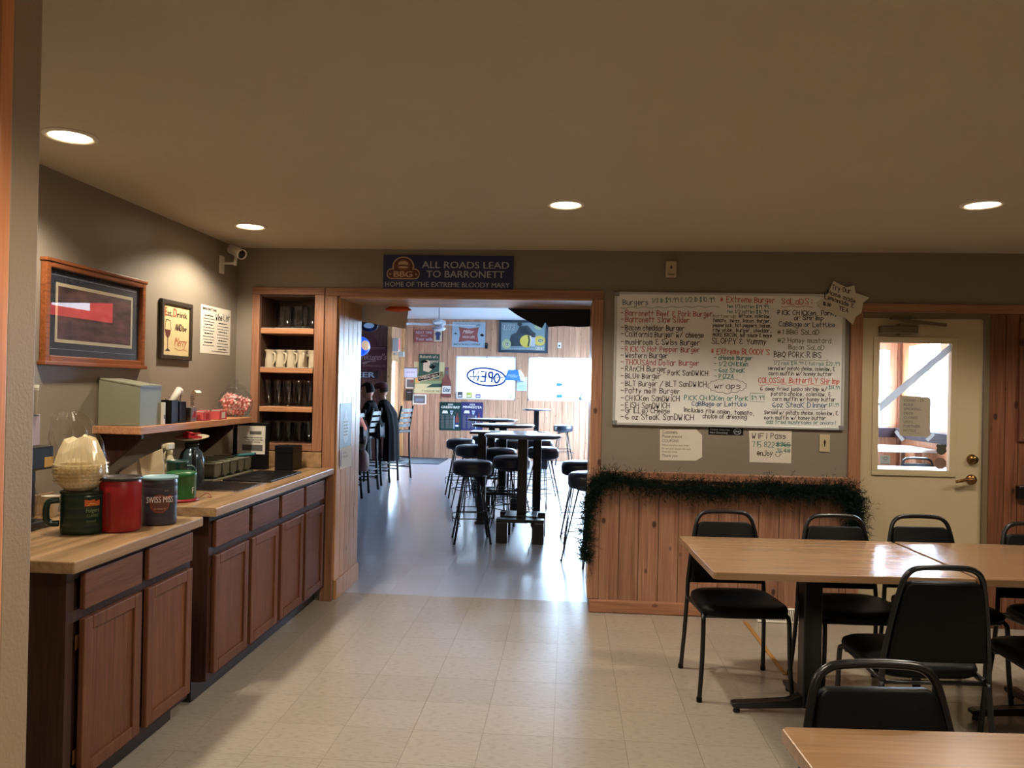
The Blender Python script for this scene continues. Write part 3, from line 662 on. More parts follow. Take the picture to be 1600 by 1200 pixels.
for row, (z, kind, nx, nm) in enumerate([(1.335, 'pilsner', 5, 'third'), (1.084, 'pint', 5, 'bottom')]):
    me = None
    for j in range(2):
        for k in range(nx):
            lab = '%s glass, %s row, %s compartment of the built-in shelf' % (POSN[k], ['front', 'rear'][j], nm)
            if me is None: o1 = obj('drinking_glass', glass_set(kind), GLASS); me = o1.data
            else: o1 = bpy.data.objects.new('drinking_glass', me); COL.objects.link(o1)
            o1.location = (-2.115+k*.074+(j*.012), D+.055+j*.10, z+.0008); tag(o1, lab, 'glass', 'glasses in the %s compartment' % nm)
# mugs
def mug():
    t = thing('mug', 'leftmost cream beer mug on the built-in shelf', 'mug', (-2.11, D+.06, 1.611), 0, 'cream mugs on the built-in shelf')
    bm = NB(); lathe(bm, [(0, 0), (.031, 0), (.034, .004), (.033, .05), (.0285, .085), (.0285, .105), (.038, .118), (.038, .122), (.035, .122), (.0255, .105), (.0255, .085), (.03, .05), (.03, .006), (0, .006)], 24); obj('cup', bm, CREAMC, t)
    bm = NB(); tube(bm, curve([(.029, 0, .10), (.052, 0, .092), (.054, 0, .05), (.033, 0, .022)], 6), .0075, 8); obj('handle', bm, CREAMC, t)
    return t
m0 = mug(); m0.rotation_euler.z = -.5
for k in range(1, 5): dup(m0, (-2.11+k*.0785, D+.06, 1.611), -.5 if k != 3 else -1.1, POSN[k]+' cream beer mug on the built-in shelf')
for k in range(4): dup(m0, (-2.08+k*.0785, D+.17, 1.611), -.4, ['leftmost', 'second', 'third', 'last'][k]+' cream beer mug of the rear row, behind the front mugs')
# ================================================================ banquet chairs and tables
def banquet_chair(label, loc, rz):
    t = thing('banquet_chair', label, 'chair', loc, rz, 'black banquet chairs')
    TR = .0115
    for s in (-1, 1):
        bm = NB(); pts = curve([(s*.225, -.215, 0), (s*.212, -.205, .2), (s*.208, -.2, .37), (s*.206, -.185, .405), (s*.20, -.15, .415)], 5) + [Vector((s*.2, .05, .405)), Vector((s*.2, .18, .40))]
        tube(bm, pts, TR, 8); g = obj('leg', bm, BLACKM, t)
        bm = NB(); lathe(bm, [(0, 0), (.014, 0), (.014, .02), (.0118, .024)], 10, c=(s*.225, -.215, 0)); obj('foot_cap', bm, BLACKV, g)
        bm = NB(); tube(bm, curve([(s*.222, .24, 0), (s*.212, .205, .22), (s*.205, .19, .40)], 5), TR, 8); g = obj('leg', bm, BLACKM, t)
        bm = NB(); lathe(bm, [(0, 0), (.014, 0), (.014, .02), (.0118, .024)], 10, c=(s*.222, .24, 0)); obj('foot_cap', bm, BLACKV, g)
    bm = NB()
    arch = [(-.205, .19, .40), (-.20, .195, .50), (-.178, .215, .66), (-.155, .232, .78), (-.14, .238, .82), (-.115, .24, .842), (-.08, .241, .85), (0, .242, .853), (.08, .241, .85), (.115, .24, .842), (.14, .238, .82), (.155, .232, .78), (.178, .215, .66), (.20, .195, .50), (.205, .19, .40)]
    tube(bm, curve(arch, 3), TR, 8); obj('back_frame', bm, BLACKM, t)
    for y_, z_ in ((.195, .485), (.185, .395), (-.16, .40)):
        bm = NB(); tube(bm, [(-.2, y_, z_), (.2, y_, z_)], .009, 8); obj('cross_bar', bm, BLACKM, t)
    bm = NB(); out = [(-.190, .49), (-.168, .65), (-.146, .775), (-.135, .792), (-.12, .80), (.12, .80), (.135, .792), (.146, .775), (.168, .65), (.190, .49), (.17, .478), (-.17, .478)]
    Mt = Matrix.Translation((0, .195, .49)) @ Matrix.Rotation(-.155, 4, 'X') @ Matrix.Translation((0, 0, -.49))
    prism(bm, out, -.024, .012, M=Mt, bev=.009); obj('back_pad', bm, BLACKV, t, smooth=True)
    bm = NB(); n = 32; ol = []
    for i in range(n):
        a = 2*PI*i/n; c, s_ = math.cos(a), math.sin(a); e = .45
        x = .225*abs(c)**e*(1 if c > 0 else -1); y = .205*abs(s_)**e*(1 if s_ > 0 else -1)
        x *= 1-.10*(y+.2)/.4; ol.append((x, y-.02))
    rings = []
    for sc, z in [(.94, .405), (1, .415), (1.02, .432), (1.0, .448), (.93, .458), (.7, .465), (.35, .468)]:
        rings.append([bm.verts.new((x*sc, (y+.02)*sc-.02, z)) for x, y in ol])
    bm.faces.new(rings[0][::-1]); bm.faces.new(rings[-1])
    for a, b in zip(rings, rings[1:]):
        for i in range(n): bm.faces.new((a[i], a[(i+1) % n], b[(i+1) % n], b[i]))
    obj('seat', bm, BLACKV, t, smooth=True)
    return t
c0 = banquet_chair('black banquet chair on the far side of the middle table, leftmost, by the wainscot', (.87, 4.045, 0), .06)
for loc, rz, lab in [((1.44, 4.02, 0), .05, 'black banquet chair on the far side of the middle table, behind its pedestal'), ((1.91, 4.09, 0), .05, 'black banquet chair in front of the cream door'), ((2.42, 3.96, 0), .05, 'black banquet chair at the right edge, far side of the table'),
                     ((1.42, 3.30, 0), PI+.06, 'black banquet chair near side of the middle table, its back to the camera'), ((2.07, 3.36, 0), PI+.08, 'black banquet chair cut by the right edge, near side of the table'), ((.775, 1.70, 0), .09, 'nearest black banquet chair, pushed in behind the closest table')]:
    dup(c0, loc, rz, lab)
def dining_table(label, loc, rz, w=1.09, d=.79):
    t = thing('dining_table', label, 'table', loc, rz, 'oak laminate tables')
    bm = NB(); prism(bm, [(-w/2+.012, -d/2), (w/2-.012, -d/2), (w/2, -d/2+.012), (w/2, d/2-.012), (w/2-.012, d/2), (-w/2+.012, d/2), (-w/2, d/2-.012), (-w/2, -d/2+.012)], .712, .745, plane='xy', bev=.004); obj('tabletop', bm, TABLEWOOD, t)
    bx('column', BLACKM, t, -.042, .042, -.042, .042, .04, .70, .006); bx('mounting_plate', BLACKM, t, -.2, .2, -.2, .2, .70, .712, .003)
    for k in range(4):
        M = Matrix.Rotation(k*PI/2, 4, 'Z'); bm = NB()
        L_ = .36 if k % 2 == 0 else .31
        prism(bm, [(.03, .035), (L_-.02, .022), (L_, .03), (L_, .045), (L_-.02, .052), (.10, .064), (.03, .10)], -.024, .024, M=M, bev=.004)
        lathe(bm, [(0, 0), (.016, 0), (.016, .012), (.008, .026)], 10, c=(0, 0, 0), M=M @ Matrix.Translation((L_-.025, 0, 0)))
        obj('foot', bm, BLACKM, t)
    return t
t0 = dining_table('oak laminate table in the middle, its left end clear of chairs', (1.15, 3.735, 0), .045)
dup(t0, (2.255, 3.785, 0), .045, 'oak laminate table pushed against the middle table, cut by the right edge')
dup(t0, (1.06, 1.445, 0), .055, 'closest oak laminate table in the bottom right corner')
# ================================================================ garland
t = thing('garland', 'dark green artificial pine garland draped along the wainscot cap with both ends hanging', 'garland', (1.0, D-.04, .9)); o = -Vector(t.location)
path = curve([(.12, D-.05, .36), (.13, D-.055, .55), (.15, D-.06, .74), (.20, D-.065, .865), (.32, D-.06, .905), (.55, D-.065, .875), (.8, D-.065, .855), (1.0, D-.065, .85), (1.2, D-.065, .865), (1.4, D-.065, .87), (1.6, D-.065, .86), (1.78, D-.065, .865), (1.86, D-.06, .82), (1.875, D-.055, .70), (1.87, D-.05, .60)], 12)
rg = random.Random(3)
bm = NB(); tube(bm, path, .012, 6); b = obj('stem', bm, plain('garland_wire', srgb(28, 40, 26), .7), t); b.location = o
bm = NB()
def needle(bm, a, d, ln, w):
    s = d.cross(Vector((rg.uniform(-1, 1), rg.uniform(-1, 1), rg.uniform(-1, 1)))); s.normalize(); s *= w
    bm.faces.new((bm.verts.new(a-s), bm.verts.new(a+s), bm.verts.new(a+d*ln)))
for i in range(3600):
    f = rg.random()*(len(path)-1); p = path[int(f)].lerp(path[min(int(f)+1, len(path)-1)], f % 1)
    tdir = (path[min(int(f)+1, len(path)-1)]-path[int(f)]).normalized()
    d = Vector((rg.gauss(0, 1), -abs(rg.gauss(0, .6)), rg.gauss(0, 1))).normalized(); d = (d+tdir*.25).normalized()
    ln = rg.uniform(.05, .105) if rg.random() < .95 else rg.uniform(.11, .15)
    if abs(p.x-.15) < .06: ln *= .8
    for k in range(10):
        a = p+d*ln*(k/9); nd = (d*.7+Vector((rg.gauss(0, 1), rg.gauss(0, .7), rg.gauss(0, 1))).normalized()).normalized()
        if a.y > D-.045: nd.y = -abs(nd.y)
        if a.y > D-.02: continue
        needle(bm, a, nd, rg.uniform(.02, .036), .0019)
b = obj('needle', bm, plain('garland_needles', srgb(18, 34, 27), .8, spec=.1, noise=.4, nscale=20), t, kind='stuff'); b.location = o
# floor register and stick
t = thing('floor_register', 'white metal baseboard register in front of the pine baseboard, behind the table pedestal', 'vent', (1.45, D-.03, 0))
TM = Matrix.Translation((0, -.062, .002)) @ Matrix.Rotation(-.62, 4, 'X')
RW = plain('register_white', srgb(214, 208, 192), .4)
bm = NB()
for q4 in [(-.19, .19, 0, .012), (-.19, .19, .088, .10), (-.19, -.178, .012, .088), (.178, .19, .012, .088), (-.006, .006, .012, .088)]: box(bm, q4[0], q4[1], -.004, .003, q4[2], q4[3], .001, M=TM)
obj('frame', bm, RW, t)
bm = NB()
for k in range(28): x = -.174+k*.0126; box(bm, x, x+.005, -.002, .002, .012, .088, M=TM)
obj('louvre', bm, RW, t, kind='stuff'); bm = NB(); box(bm, -.178, .178, .003, .004, .01, .09, M=TM); obj('duct', bm, INKG, t)
bm = NB(); prism(bm, [(-.062, .0005), (-.001, .0005), (-.001, .088), (-.004, .086)], -.19, -.187, plane='yz'); prism(bm, [(-.062, .0005), (-.001, .0005), (-.001, .088), (-.004, .086)], .187, .19, plane='yz'); obj('end_cap', bm, RW, t)
bm = NB(); box(bm, -.012, .012, -.47, .47, 0, .006, .002); o1 = obj('wooden_stick', bm, plain('yellow_wood_stick', srgb(170, 126, 66), .5)); o1.location = (1.178, 4.70, .0006); o1.rotation_euler = (0, 0, .003); tag(o1, 'thin yellow wooden stick lying on the floor under the leftmost banquet chair', 'stick')
# ================================================================ signs on the back wall
def backp(name, label, cat, tl, br, t=.004, mat=WHITE, rz=0, Y=D, bev=0, group=None, yoff=.0005):
    a = P(tl[0], tl[1], 1, Y); b = P(br[0], br[1], 1, Y)
    return panel(name, label, cat, (a.x, Y-yoff, b.z), 0, b.x-a.x, a.z-b.z, t, mat, bev, group)
NAVY = plain('navy_banner', srgb(34, 42, 86), .45, noise=.12, nscale=6); GREYL = plain('pale_grey_lettering', srgb(172, 178, 188), .5)
LMAR = plain('logo_maroon', srgb(92, 48, 44), .5); LTAN = plain('logo_cream', srgb(190, 164, 136), .5)
r, s = backp('doorway_sign', 'dark blue sign reading ALL ROADS LEAD TO BARRONETT above the doorway', 'sign', (600, 399), (802, 453), .012, NAVY)
s.text(GREYL, 'ALL ROADS LEAD', .30, .62, .965, .20, bold=.012); s.text(GREYL, 'TO BARRONETT', .335, .345, .93, .20, bold=.012); s.text(GREYL, 'HOME OF THE EXTREME BLOODY MARY', .018, .055, .972, .145, bold=.01)
s.ell(LTAN, .155, .66, .084, .30, lift=1, name='emblem'); s.ell(LTAN, .065, .44, .038, .16, lift=1, name='emblem'); s.ell(LTAN, .245, .44, .038, .16, lift=1, name='emblem'); s.rect(LTAN, .065, .28, .245, .60, lift=1, name='emblem')
s.ell(LMAR, .155, .66, .074, .265, lift=2, name='emblem'); s.ell(LMAR, .065, .44, .031, .13, lift=2, name='emblem'); s.ell(LMAR, .245, .44, .031, .13, lift=2, name='emblem'); s.rect(LMAR, .065, .31, .245, .57, lift=2, name='emblem')
BRN = plain('logo_brown', srgb(128, 84, 60), .5); s.ell(BRN, .155, .70, .05, .17, lift=3, name='emblem', a0=0, a1=2*PI); s.ell(LTAN, .155, .74, .038, .08, lift=4, name='emblem'); s.ell(LMAR, .155, .68, .044, .035, lift=5, name='emblem'); s.ell(LTAN, .155, .64, .038, .035, lift=6, name='emblem')
s.text(LTAN, 'BBG', .085, .345, .225, .17, bold=.05, lift=5); s.ell(LTAN, .055, .43, .006, .03, lift=3, name='emblem'); s.ell(LTAN, .255, .43, .006, .03, lift=3, name='emblem'); s.done()
# whiteboard
a = P(966, 461, 1, D); wbx, wbz, wbw, wbh = .312, 1.282, 1.478, .862
r = thing('whiteboard', 'large whiteboard with the handwritten burger menu in coloured marker', 'whiteboard', (wbx, D-.0005, wbz))
bm = NB(); box(bm, 0, wbw, -.015, 0, 0, wbh); obj('board', bm, BOARD, r)
bm = NB(); f = .017
for q4 in [(-f, 0, 0, wbh), (wbw, wbw+f, 0, wbh), (0, wbw, -f, 0), (0, wbw, wbh, wbh+f)]: box(bm, q4[0], q4[1], -.024, 0, q4[2], q4[3], .003)
obj('frame', bm, ALU, r)
for cx in (-f, wbw-.012):
    for cz in (-f, wbh-.012): bx('corner_cap', plain('grey_corner_cap', srgb(120, 120, 122), .5), r, cx-.002, cx+f+.014, -.026, 0, cz-.002, cz+f+.014, .006)
s = Sign(r, wbw, wbh, .015)
def wp(px, py):
    p = P(px, py, 1, D-.015); return ((p.x-wbx)/wbw, (p.z-wbz)/wbh)
def wh(mat, txt, x0, y0, x1, y1=None, cap=9, th=.0042):
    u0, v0 = wp(x0, y0); u1, v1 = wp(x1, y1 if y1 is not None else y0+(x1-x0)*.014)
    s.hand(mat, txt, u0, v0, u1, v1, cap*.00436/wbh, th)
wh(INKBLUE, 'Burgers', 973, 476, 1012, cap=8); wh(INKTEAL, '1/3 lb $9.99 & 1/2 lb $10.99', 1018, 473, 1116, 471, cap=7, th=.0034)
s.line(INKTEAL, [wp(970+k*4.4, 481+1.2*math.sin(k*1.3)-k*.06) for k in range(36)], .0026)
L1 = [('Barronett Beef & Pork Burger', 493, 1113, INKRED), ('Barronett Slaw Slider', 503, 1077, INKRED), ('Bacon cheddar Burger', 516, 1069, INK), ('California Burger w/ cheese', 526, 1099, INK), ('musHroom & Swiss Burger', 538, 1093, INK),
      ("RICK'S Hot Pepper Burger", 549, 1093, INKRED), ('Western Burger', 559, 1043, INK), ('THOUSAnd Dollar Burger', 570, 1092, INKRED), ('RAnCH Burger', 580, 1041, INK), ('BLUe Burger', 591, 1032, INK), ('BLT Burger / BLT SanDWICH', 603, 1103, INK),
      ('Patty melt Burger', 614, 1062, INK), ('CHICKen SanDWICH', 626, 1061, INK), ('FISH SanDWICH', 637, 1046, INK), ('GrILLeD CHeese', 645, 1046, INK), ('6 oz SteaK SanDWICH', 655, 1083, INK)]
for tx, yy, xe, mt in L1:
    wh(mt, '-', 970, yy-1, 974, cap=7); wh(mt, tx, 977, yy, xe, cap=8.2)
wh(INK, '- PorK SanDWICH', 1036, 586, 1106, cap=7.5); 
wh(INKORG, '* EXtreme Burger', 1125, 472, 1210, cap=8.5); wh(INKTEAL, 'two 1/3 patties $19.99', 1136, 481, 1200, cap=5, th=.003); wh(INKTEAL, 'two 1/2 patties $16.99', 1136, 489, 1200, cap=5, th=.003)
wh(INKGREEN, 'bottom-up', 1114, 496, 1149, cap=5, th=.003); wh(INK, 'lettuce, coleslaw,', 1154, 496, 1204, cap=5.5, th=.0034)
for k, tx in enumerate(['tomato, swiss, bacon, burger,', 'pepperjack, hot peppers, bacon,', 'raw onion, burger, cheddar,', 'MORE BACON, hot sauce & mayo']): wh(INK, tx, 1114, 503+k*7.6, 1205, cap=5.5, th=.0036)
wh(INK, 'SLOPPY & Yummy', 1112, 537, 1197, cap=8.5); wh(INKORG, "* EXtreme BLOODY'S", 1111, 553, 1202, cap=8.5)
for k, (tx, xe) in enumerate([('- cHeese Burger', 1175), ('- 1/2 CHICKen', 1168), ('- 6oz SteaK', 1163), ('- PIZZA', 1146)]): wh(INKTEAL, tx, 1116, 562+k*9.7, xe, cap=6.5)
wh(INK, 'wraps', 1116, 607, 1156, cap=8.5)
cl = []
for k in range(15):
    a0 = 2*PI*k/14; cl.append((1136+29*math.cos(a0), 603+10*math.sin(a0), 0))
pp = []
for k in range(14):
    A, B_ = Vector(cl[k][:2]), Vector(cl[k+1][:2]); m_ = (A+B_)/2; o_ = (m_-Vector((1136, 603))).normalized()*2.6
    for j in range(5):
        tt = j/5; pp.append(wp(*((1-tt)**2*A+2*tt*(1-tt)*(m_+o_*2)+tt*tt*B_)))
s.line(INK, pp+[pp[0]], .0028)
wh(INKTEAL, 'PICK CHICKen or PorK', 1069, 625, 1169, cap=7); wh(INKTEAL, '$9.99', 1174, 624, 1193, cap=6, th=.003); s.line(INKTEAL, [wp(*c) for c in [(1172, 614), (1195, 615), (1194, 628), (1172, 627), (1172, 614)]], .0024)
wh(INKBLUE, 'CaBBage or LettUce', 1081, 634, 1166, cap=6.8); wh(INK, 'Includes raw onion, tomato,', 1067, 643, 1178, 649, cap=6.8, th=.0038); wh(INK, 'choice of dressing', 1098, 653, 1166, 655, cap=6.5, th=.0038)
wh(INKORG, 'SaLaDS:', 1221, 475, 1268, cap=8.5); s.line(INKORG, [wp(1221+k*4.4, 479+1.0*math.sin(k*1.3)) for k in range(12)], .0026)
wh(INK, 'PICK CHICKen, PorK,', 1215, 492, 1306, cap=7.2); wh(INK, 'or SHrImp', 1241, 500, 1286, cap=7); wh(INKBLUE, 'CaBBage or LettUce', 1217, 510, 1304, cap=7)
wh(INKGREEN, '#1 BBG SaLaD', 1215, 522, 1279, cap=7); wh(INKGREEN, '#2 Honey mustard', 1215, 535, 1298, cap=7); wh(INKGREEN, 'Bacon SaLaD', 1232, 546, 1287, cap=7)
wh(INK, 'BBQ PORK RIBS', 1209, 558, 1283, cap=8.5); s.line(INK, [wp(1208+k*4.5, 563+.8*math.sin(k*1.2)) for k in range(20)], .0022)
wh(INKTEAL, '1/2 rack $14.99 & full rack $22.99', 1209, 570, 1311, cap=5.5, th=.0028); wh(INK, 'served w/ potato choice, coleslaw, &', 1200, 578, 1304, cap=5.6, th=.0036); wh(INK, 'corn muffin w/ honey butter', 1201, 586, 1300, cap=5.6, th=.0036)
wh(INKORG, 'COLOSSaL ButterfLY SHrImp', 1185, 598, 1311, cap=8.2); s.line(INKORG, [wp(1185+k*4.2, 601.5+.8*math.sin(k*1.2)) for k in range(30)], .0026)
wh(INK, '6 deep fried jumbo shrimp w/', 1188, 610, 1292, cap=6, th=.0036); wh(INKTEAL, '$14.99', 1295, 608, 1311, cap=5, th=.0028); wh(INK, 'potato choice, coleslaw, &', 1205, 618, 1298, cap=6, th=.0036); wh(INK, 'corn muffin w/ honey butter', 1207, 626, 1305, cap=6, th=.0036)
wh(INKBLUE, '6oz SteaK DInner', 1207, 636, 1292, cap=7.5, th=.0044); wh(INKTEAL, '$11.99', 1295, 635, 1310, cap=5, th=.0028); s.line(INK, [wp(1204+k*4.6, 640+.8*math.sin(k*1.2)) for k in range(20)], .0022)
wh(INK, 'Served w/ potato choice, coleslaw, &', 1194, 647, 1309, cap=5.6, th=.0036); wh(INK, 'corn muffin w/ honey butter', 1194, 655, 1290, cap=5.6, th=.0036); wh(INKTEAL, 'add fried mushrooms or onions!', 1197, 662, 1305, cap=5.6, th=.0032)
s.done()
# papers and plates
def paper(label, corners, th=.0012, mat=WHITE, Y=D, name='paper_notice', cat='notice', gap=.001):
    "flat sheet with the given pixel corners, bottom-left pivot"
    pts = [P(x, y, 1, Y) for x, y in corners]; x0 = min(p.x for p in pts); z0 = min(p.z for p in pts); w = max(p.x for p in pts)-x0; h = max(p.z for p in pts)-z0
    r = thing(name, label, cat, (x0, Y-gap, z0)); bm = NB(); prism(bm, [(p.x-x0, p.z-z0) for p in pts], -th, 0); obj('sheet', bm, mat, r)
    return r, Sign(r, w, h, th)
r, s = paper('white coupon notice with curled corners taped below the whiteboard at the left', [(1031, 719), (1087, 720), (1097, 714), (1097, 680), (1088, 671), (1031, 671)])
for tx, v, u1, c in [('Customers,', .86, .42, .09), ('Please present', .72, .52, .09), ('COUPONS', .58, .44, .09), ('When you place your order', .46, .70, .055), ('Or use your coupon the next', .35, .72, .055), ('Time you come.', .25, .42, .055), ('Thank you', .11, .42, .09)]: s.text(INKG, tx, .06, v, u1, c)
s.line(INKG, [(.06, .845), (.42, .845)], .0015); s.done()
r, s = backp('no_smoking_sign', 'small black no smoking plate tucked below the whiteboard frame', 'sign', (1107, 667), (1161, 680), .003, BLACKM)
s.text(GREYL, 'Thank You For', .04, .58, .62, .22); s.text(GREYL, 'Not Smoking', .04, .16, .55, .24); s.ring(GREYL, .83, .48, .10, .40, .004); s.line(GREYL, [(.76, .75), (.90, .2)], .003); s.line(GREYL, [(.77, .42), (.89, .50)], .005); s.done()
r, s = paper('white sheet with the handwritten wifi password below the whiteboard', [(1171, 722), (1236, 724), (1237, 673), (1170, 673), (1171, 690)])
s.hand(INK, 'WIFI Pass', .07, .74, .86, .75, .16, .004); s.hand(INKTEAL, '715 822', .08, .48, .60, .48, .16, .0035); s.hand(INKTEAL, '8765', .65, .50, .96, .50, .14, .004); s.line(INKTEAL, [(.63, .60), (.98, .57)], .005); s.line(INKTEAL, [(.63, .53), (.98, .54)], .004); s.hand(INKTEAL, '3648', .66, .34, .97, .32, .12, .0035)
s.hand(INK, 'enJoy', .20, .22, .56, .22, .16, .004); s.line(INK, [(.62, .28), (.66, .20), (.71, .20), (.76, .29)], .0035); s.line(INK, [(.64, .33), (.65, .33)], .005); s.line(INK, [(.72, .33), (.73, .33)], .005); s.done()
r, s = backp('key_switch', 'cream wall plate with a key switch right of the wifi sheet', 'switch', (1280, 679), (1296, 706), .007, CREAM, bev=.002)
s.ell(BRASS, .5, .55, .10, .13); s.rect(INK, .46, .30, .54, .70, lift=2); s.done()
r, s = backp('wall_sensor', 'small beige sensor box high on the wall above the whiteboard', 'sensor', (1040, 409), (1056, 434), .03, CREAM, bev=.005); s.ell(INKG, .5, .62, .12, .1); s.rect(INKG, .2, .14, .8, .2); s.done()
r, s = backp('wall_outlet', 'black outlet box with a shiny plug on the dark pine by the right edge', 'outlet', (1585, 758), (1622, 780), .05, BLACKM, bev=.005); s.ell(CHROME, .35, .4, .1, .16); s.done()
# star shaped lemonade sign, tilted
star = [(1274, 474), (1289, 464), (1300, 440), (1320, 450), (1332, 447), (1334, 458), (1356, 466), (1346, 474), (1343, 490), (1334, 496), (1330, 508), (1318, 497), (1297, 490), (1276, 480)]
r, s = paper('cream star-shaped paper sign about homemade lemonade on the whiteboard corner', star[::-1], .003, gap=.028, name='star_sign', cat='sign')
for tx, a, b, cp in [('Try Our', (1300, 452), (1329, 459), 7.5), ('Home made', (1293, 459), (1336, 474), 6.5), ('Lemonade &', (1288, 466), (1334, 482), 7), ('TEA', (1311, 484), (1325, 489), 6), ('$2.50', (1286, 476), (1298, 479), 4)]:
    bb = r.location; ps = [P(*c, 1, D-.03) for c in (a, b)]; s.hand(INK, tx, (ps[0].x-bb.x)/s.w, (ps[0].z-bb.z)/s.h, (ps[1].x-bb.x)/s.w, (ps[1].z-bb.z)/s.h, cp*.00436/s.h, .0038)
s.done()
# notices on the door glass
YD = D+.017
r, s = paper('paper notice about the closed smoking deck taped on the door glass', [(1405, 681), (1453, 683), (1454, 623), (1448, 620), (1406, 618)], Y=YD, mat=sheer('notice_paper', srgb(176, 166, 150), .12))
for k, tx in enumerate(['COVID - 19', 'RULE:', 'SMOKING', 'DECK', 'CLOSED', 'UNTIL', 'FURTHER', 'NOTICE']): s.text(INKG, tx, .13, .855-k*.105, .13+[.63, .32, .56, .32, .46, .32, .54, .42][k], .062, bold=.008)
s.line(INKG, [(.13, .08), (.7, .09)], .001); s.done()
TAPE = sheer('frosted_tape', srgb(206, 208, 210), .5)
for nm, lab, cs_ in [('tape_strip', 'long diagonal strip of tape across the door glass', [(1373, 630), (1374, 645), (1489, 546), (1486, 536)]), ('tape_strip', 'short strip of tape at the lower left of the deck notice', [(1397, 675), (1401, 672), (1413, 686), (1409, 690)]), ('tape_strip', 'short strip of tape at the lower right of the deck notice', [(1446, 686), (1458, 675), (1460, 680), (1450, 690)])]:
    pts = [P(x, y, 1, YD) for x, y in cs_]; x0, z0 = pts[0].x, pts[0].z; bm = NB(); prism(bm, [(p.x-x0, p.z-z0) for p in pts], -.0008, 0); o1 = obj(nm, bm, TAPE); o1.location = (x0, YD-.0022, z0); tag(o1, lab, 'tape')
def sticker(label, c, rad, n, mat, rot=0, name='door_sticker'):
    p = P(*c, 1, YD); bm = NB(); prism(bm, [(rad*math.cos(rot+2*PI*k/n), rad*math.sin(rot+2*PI*k/n)) for k in range(n)], -.0008, 0); o1 = obj(name, bm, mat); o1.location = (p.x, YD-.0002, p.z); tag(o1, label, 'sticker'); return o1
sticker('reddish brown octagonal sticker in the lower right corner of the door glass', (1469, 724), .040, 8, plain('octagon_sticker', srgb(118, 92, 82), .6), PI/8)
p = P(1471, 702, 1, YD); bm = NB(); prism(bm, [(-.026, .034), (-.012, .030), (0, .034), (.012, .030), (.026, .034), (.034, .022), (.028, .008), (.033, -.012), (.022, -.028), (0, -.038), (-.022, -.028), (-.033, -.012), (-.028, .008), (-.034, .022)][::-1], -.0008, 0)
o1 = obj('door_sticker', bm, plain('badge_sticker', srgb(64, 66, 60), .6)); o1.location = (p.x, YD-.0002, p.z); tag(o1, 'dark badge-shaped sticker above the octagonal one on the door glass', 'sticker')
r, s = paper('pale square sticker in the lower left corner of the door glass', [(1375, 725), (1391, 726), (1391, 711), (1375, 711)], Y=YD, mat=plain('pale_sticker', srgb(168, 176, 180), .6), name='door_sticker', cat='sticker'); s.ring(INKG, .5, .65, .22, .12, .003); s.text(INKG, 'OPEN', .3, .3, .7, .1); s.rect(INKG, .1, .08, .9, .12); s.done()
# ================================================================ left wall
def leftp(name, label, cat, y0, y1, z0, z1, t, mat, bev=0, pn='panel'):
    return panel(name, label, cat, (XL+.0008, y0, z0), PI/2, y1-y0, z1-z0, t, mat, bev, partname=pn)
r = thing('framed_picture', 'large oak framed dark landscape print with navy mat on the left wall', 'picture', (XL+.0008, 3.245, 1.573), PI/2)
w, h = .805, .457
bm = NB(); f = .032
for a in [(0, f, 0, h), (w-f, w, 0, h), (f, w-f, 0, f), (f, w-f, h-f, h)]: box(bm, a[0], a[1], -.03, 0, a[2], a[3], .005)
box(bm, -.012, w+.012, -.038, 0, -.012, .006, .003); box(bm, -.006, w+.006, -.036, 0, h-.008, h+.008, .003); obj('frame', bm, wood('dark_oak_picture_frame', srgb(150, 88, 50), srgb(104, 58, 32), 0), r)
bx('backing', plain('navy_mat', srgb(38, 44, 58), .8), r, f, w-f, -.008, 0, f, h-f)
s = Sign(r, w, h, .008); CRM = plain('mat_cream', srgb(188, 176, 150), .8)
s.rect(CRM, .115, .205, .885, .80, lift=1, name='print'); PM = bpy.data.materials.new('landscape_print'); PM.use_nodes = True
N = PM.node_tree.nodes; Lk = PM.node_tree.links; tcn = N.new('ShaderNodeTexCoord'); nz = N.new('ShaderNodeTexNoise'); nz.inputs['Scale'].default_value = 9; mp = N.new('ShaderNodeMapping'); mp.inputs['Scale'].default_value = (1, 1, 3)
cr = N.new('ShaderNodeValToRGB'); cr.color_ramp.elements[0].position = .35; cr.color_ramp.elements[0].color = srgb(46, 28, 30); cr.color_ramp.elements[1].position = .7; cr.color_ramp.elements[1].color = srgb(108, 72, 66)
Lk.new(tcn.outputs['Object'], mp.inputs[0]); Lk.new(mp.outputs[0], nz.inputs['Vector']); Lk.new(nz.outputs['Fac'], cr.inputs[0]); Lk.new(cr.outputs[0], N['Principled BSDF'].inputs['Base Color'])
s.rect(PM, .135, .24, .865, .765, lift=2, name='print'); s.line(GREYL, [(.07, .14), (.93, .14), (.93, .87), (.07, .87), (.07, .14)], .0015, lift=1); s.done()
bx('glass', PICGLASS, r, f, w-f, -.0155, -.014, f, h-f)
GLD = plain('parchment', srgb(192, 172, 128), .7, noise=.1, nscale=14); DKB = plain('dark_brown_print', srgb(58, 36, 30), .6); RST = plain('rust_print', srgb(148, 70, 40), .6)
r = thing('framed_sign', 'dark framed parchment sign reading Eat, Drink and be Merry on the left wall', 'sign', (XL+.0008, 4.235, 1.625), PI/2); w, h = .36, .345
bm = NB(); f = .026
for a in [(0, f, 0, h), (w-f, w, 0, h), (f, w-f, 0, f), (f, w-f, h-f, h)]: box(bm, a[0], a[1], -.022, 0, a[2], a[3], .004)
obj('frame', bm, plain('distressed_black_frame', srgb(48, 40, 30), .5, noise=.4, nscale=30), r); bx('panel', GLD, r, f, w-f, -.01, 0, f, h-f)
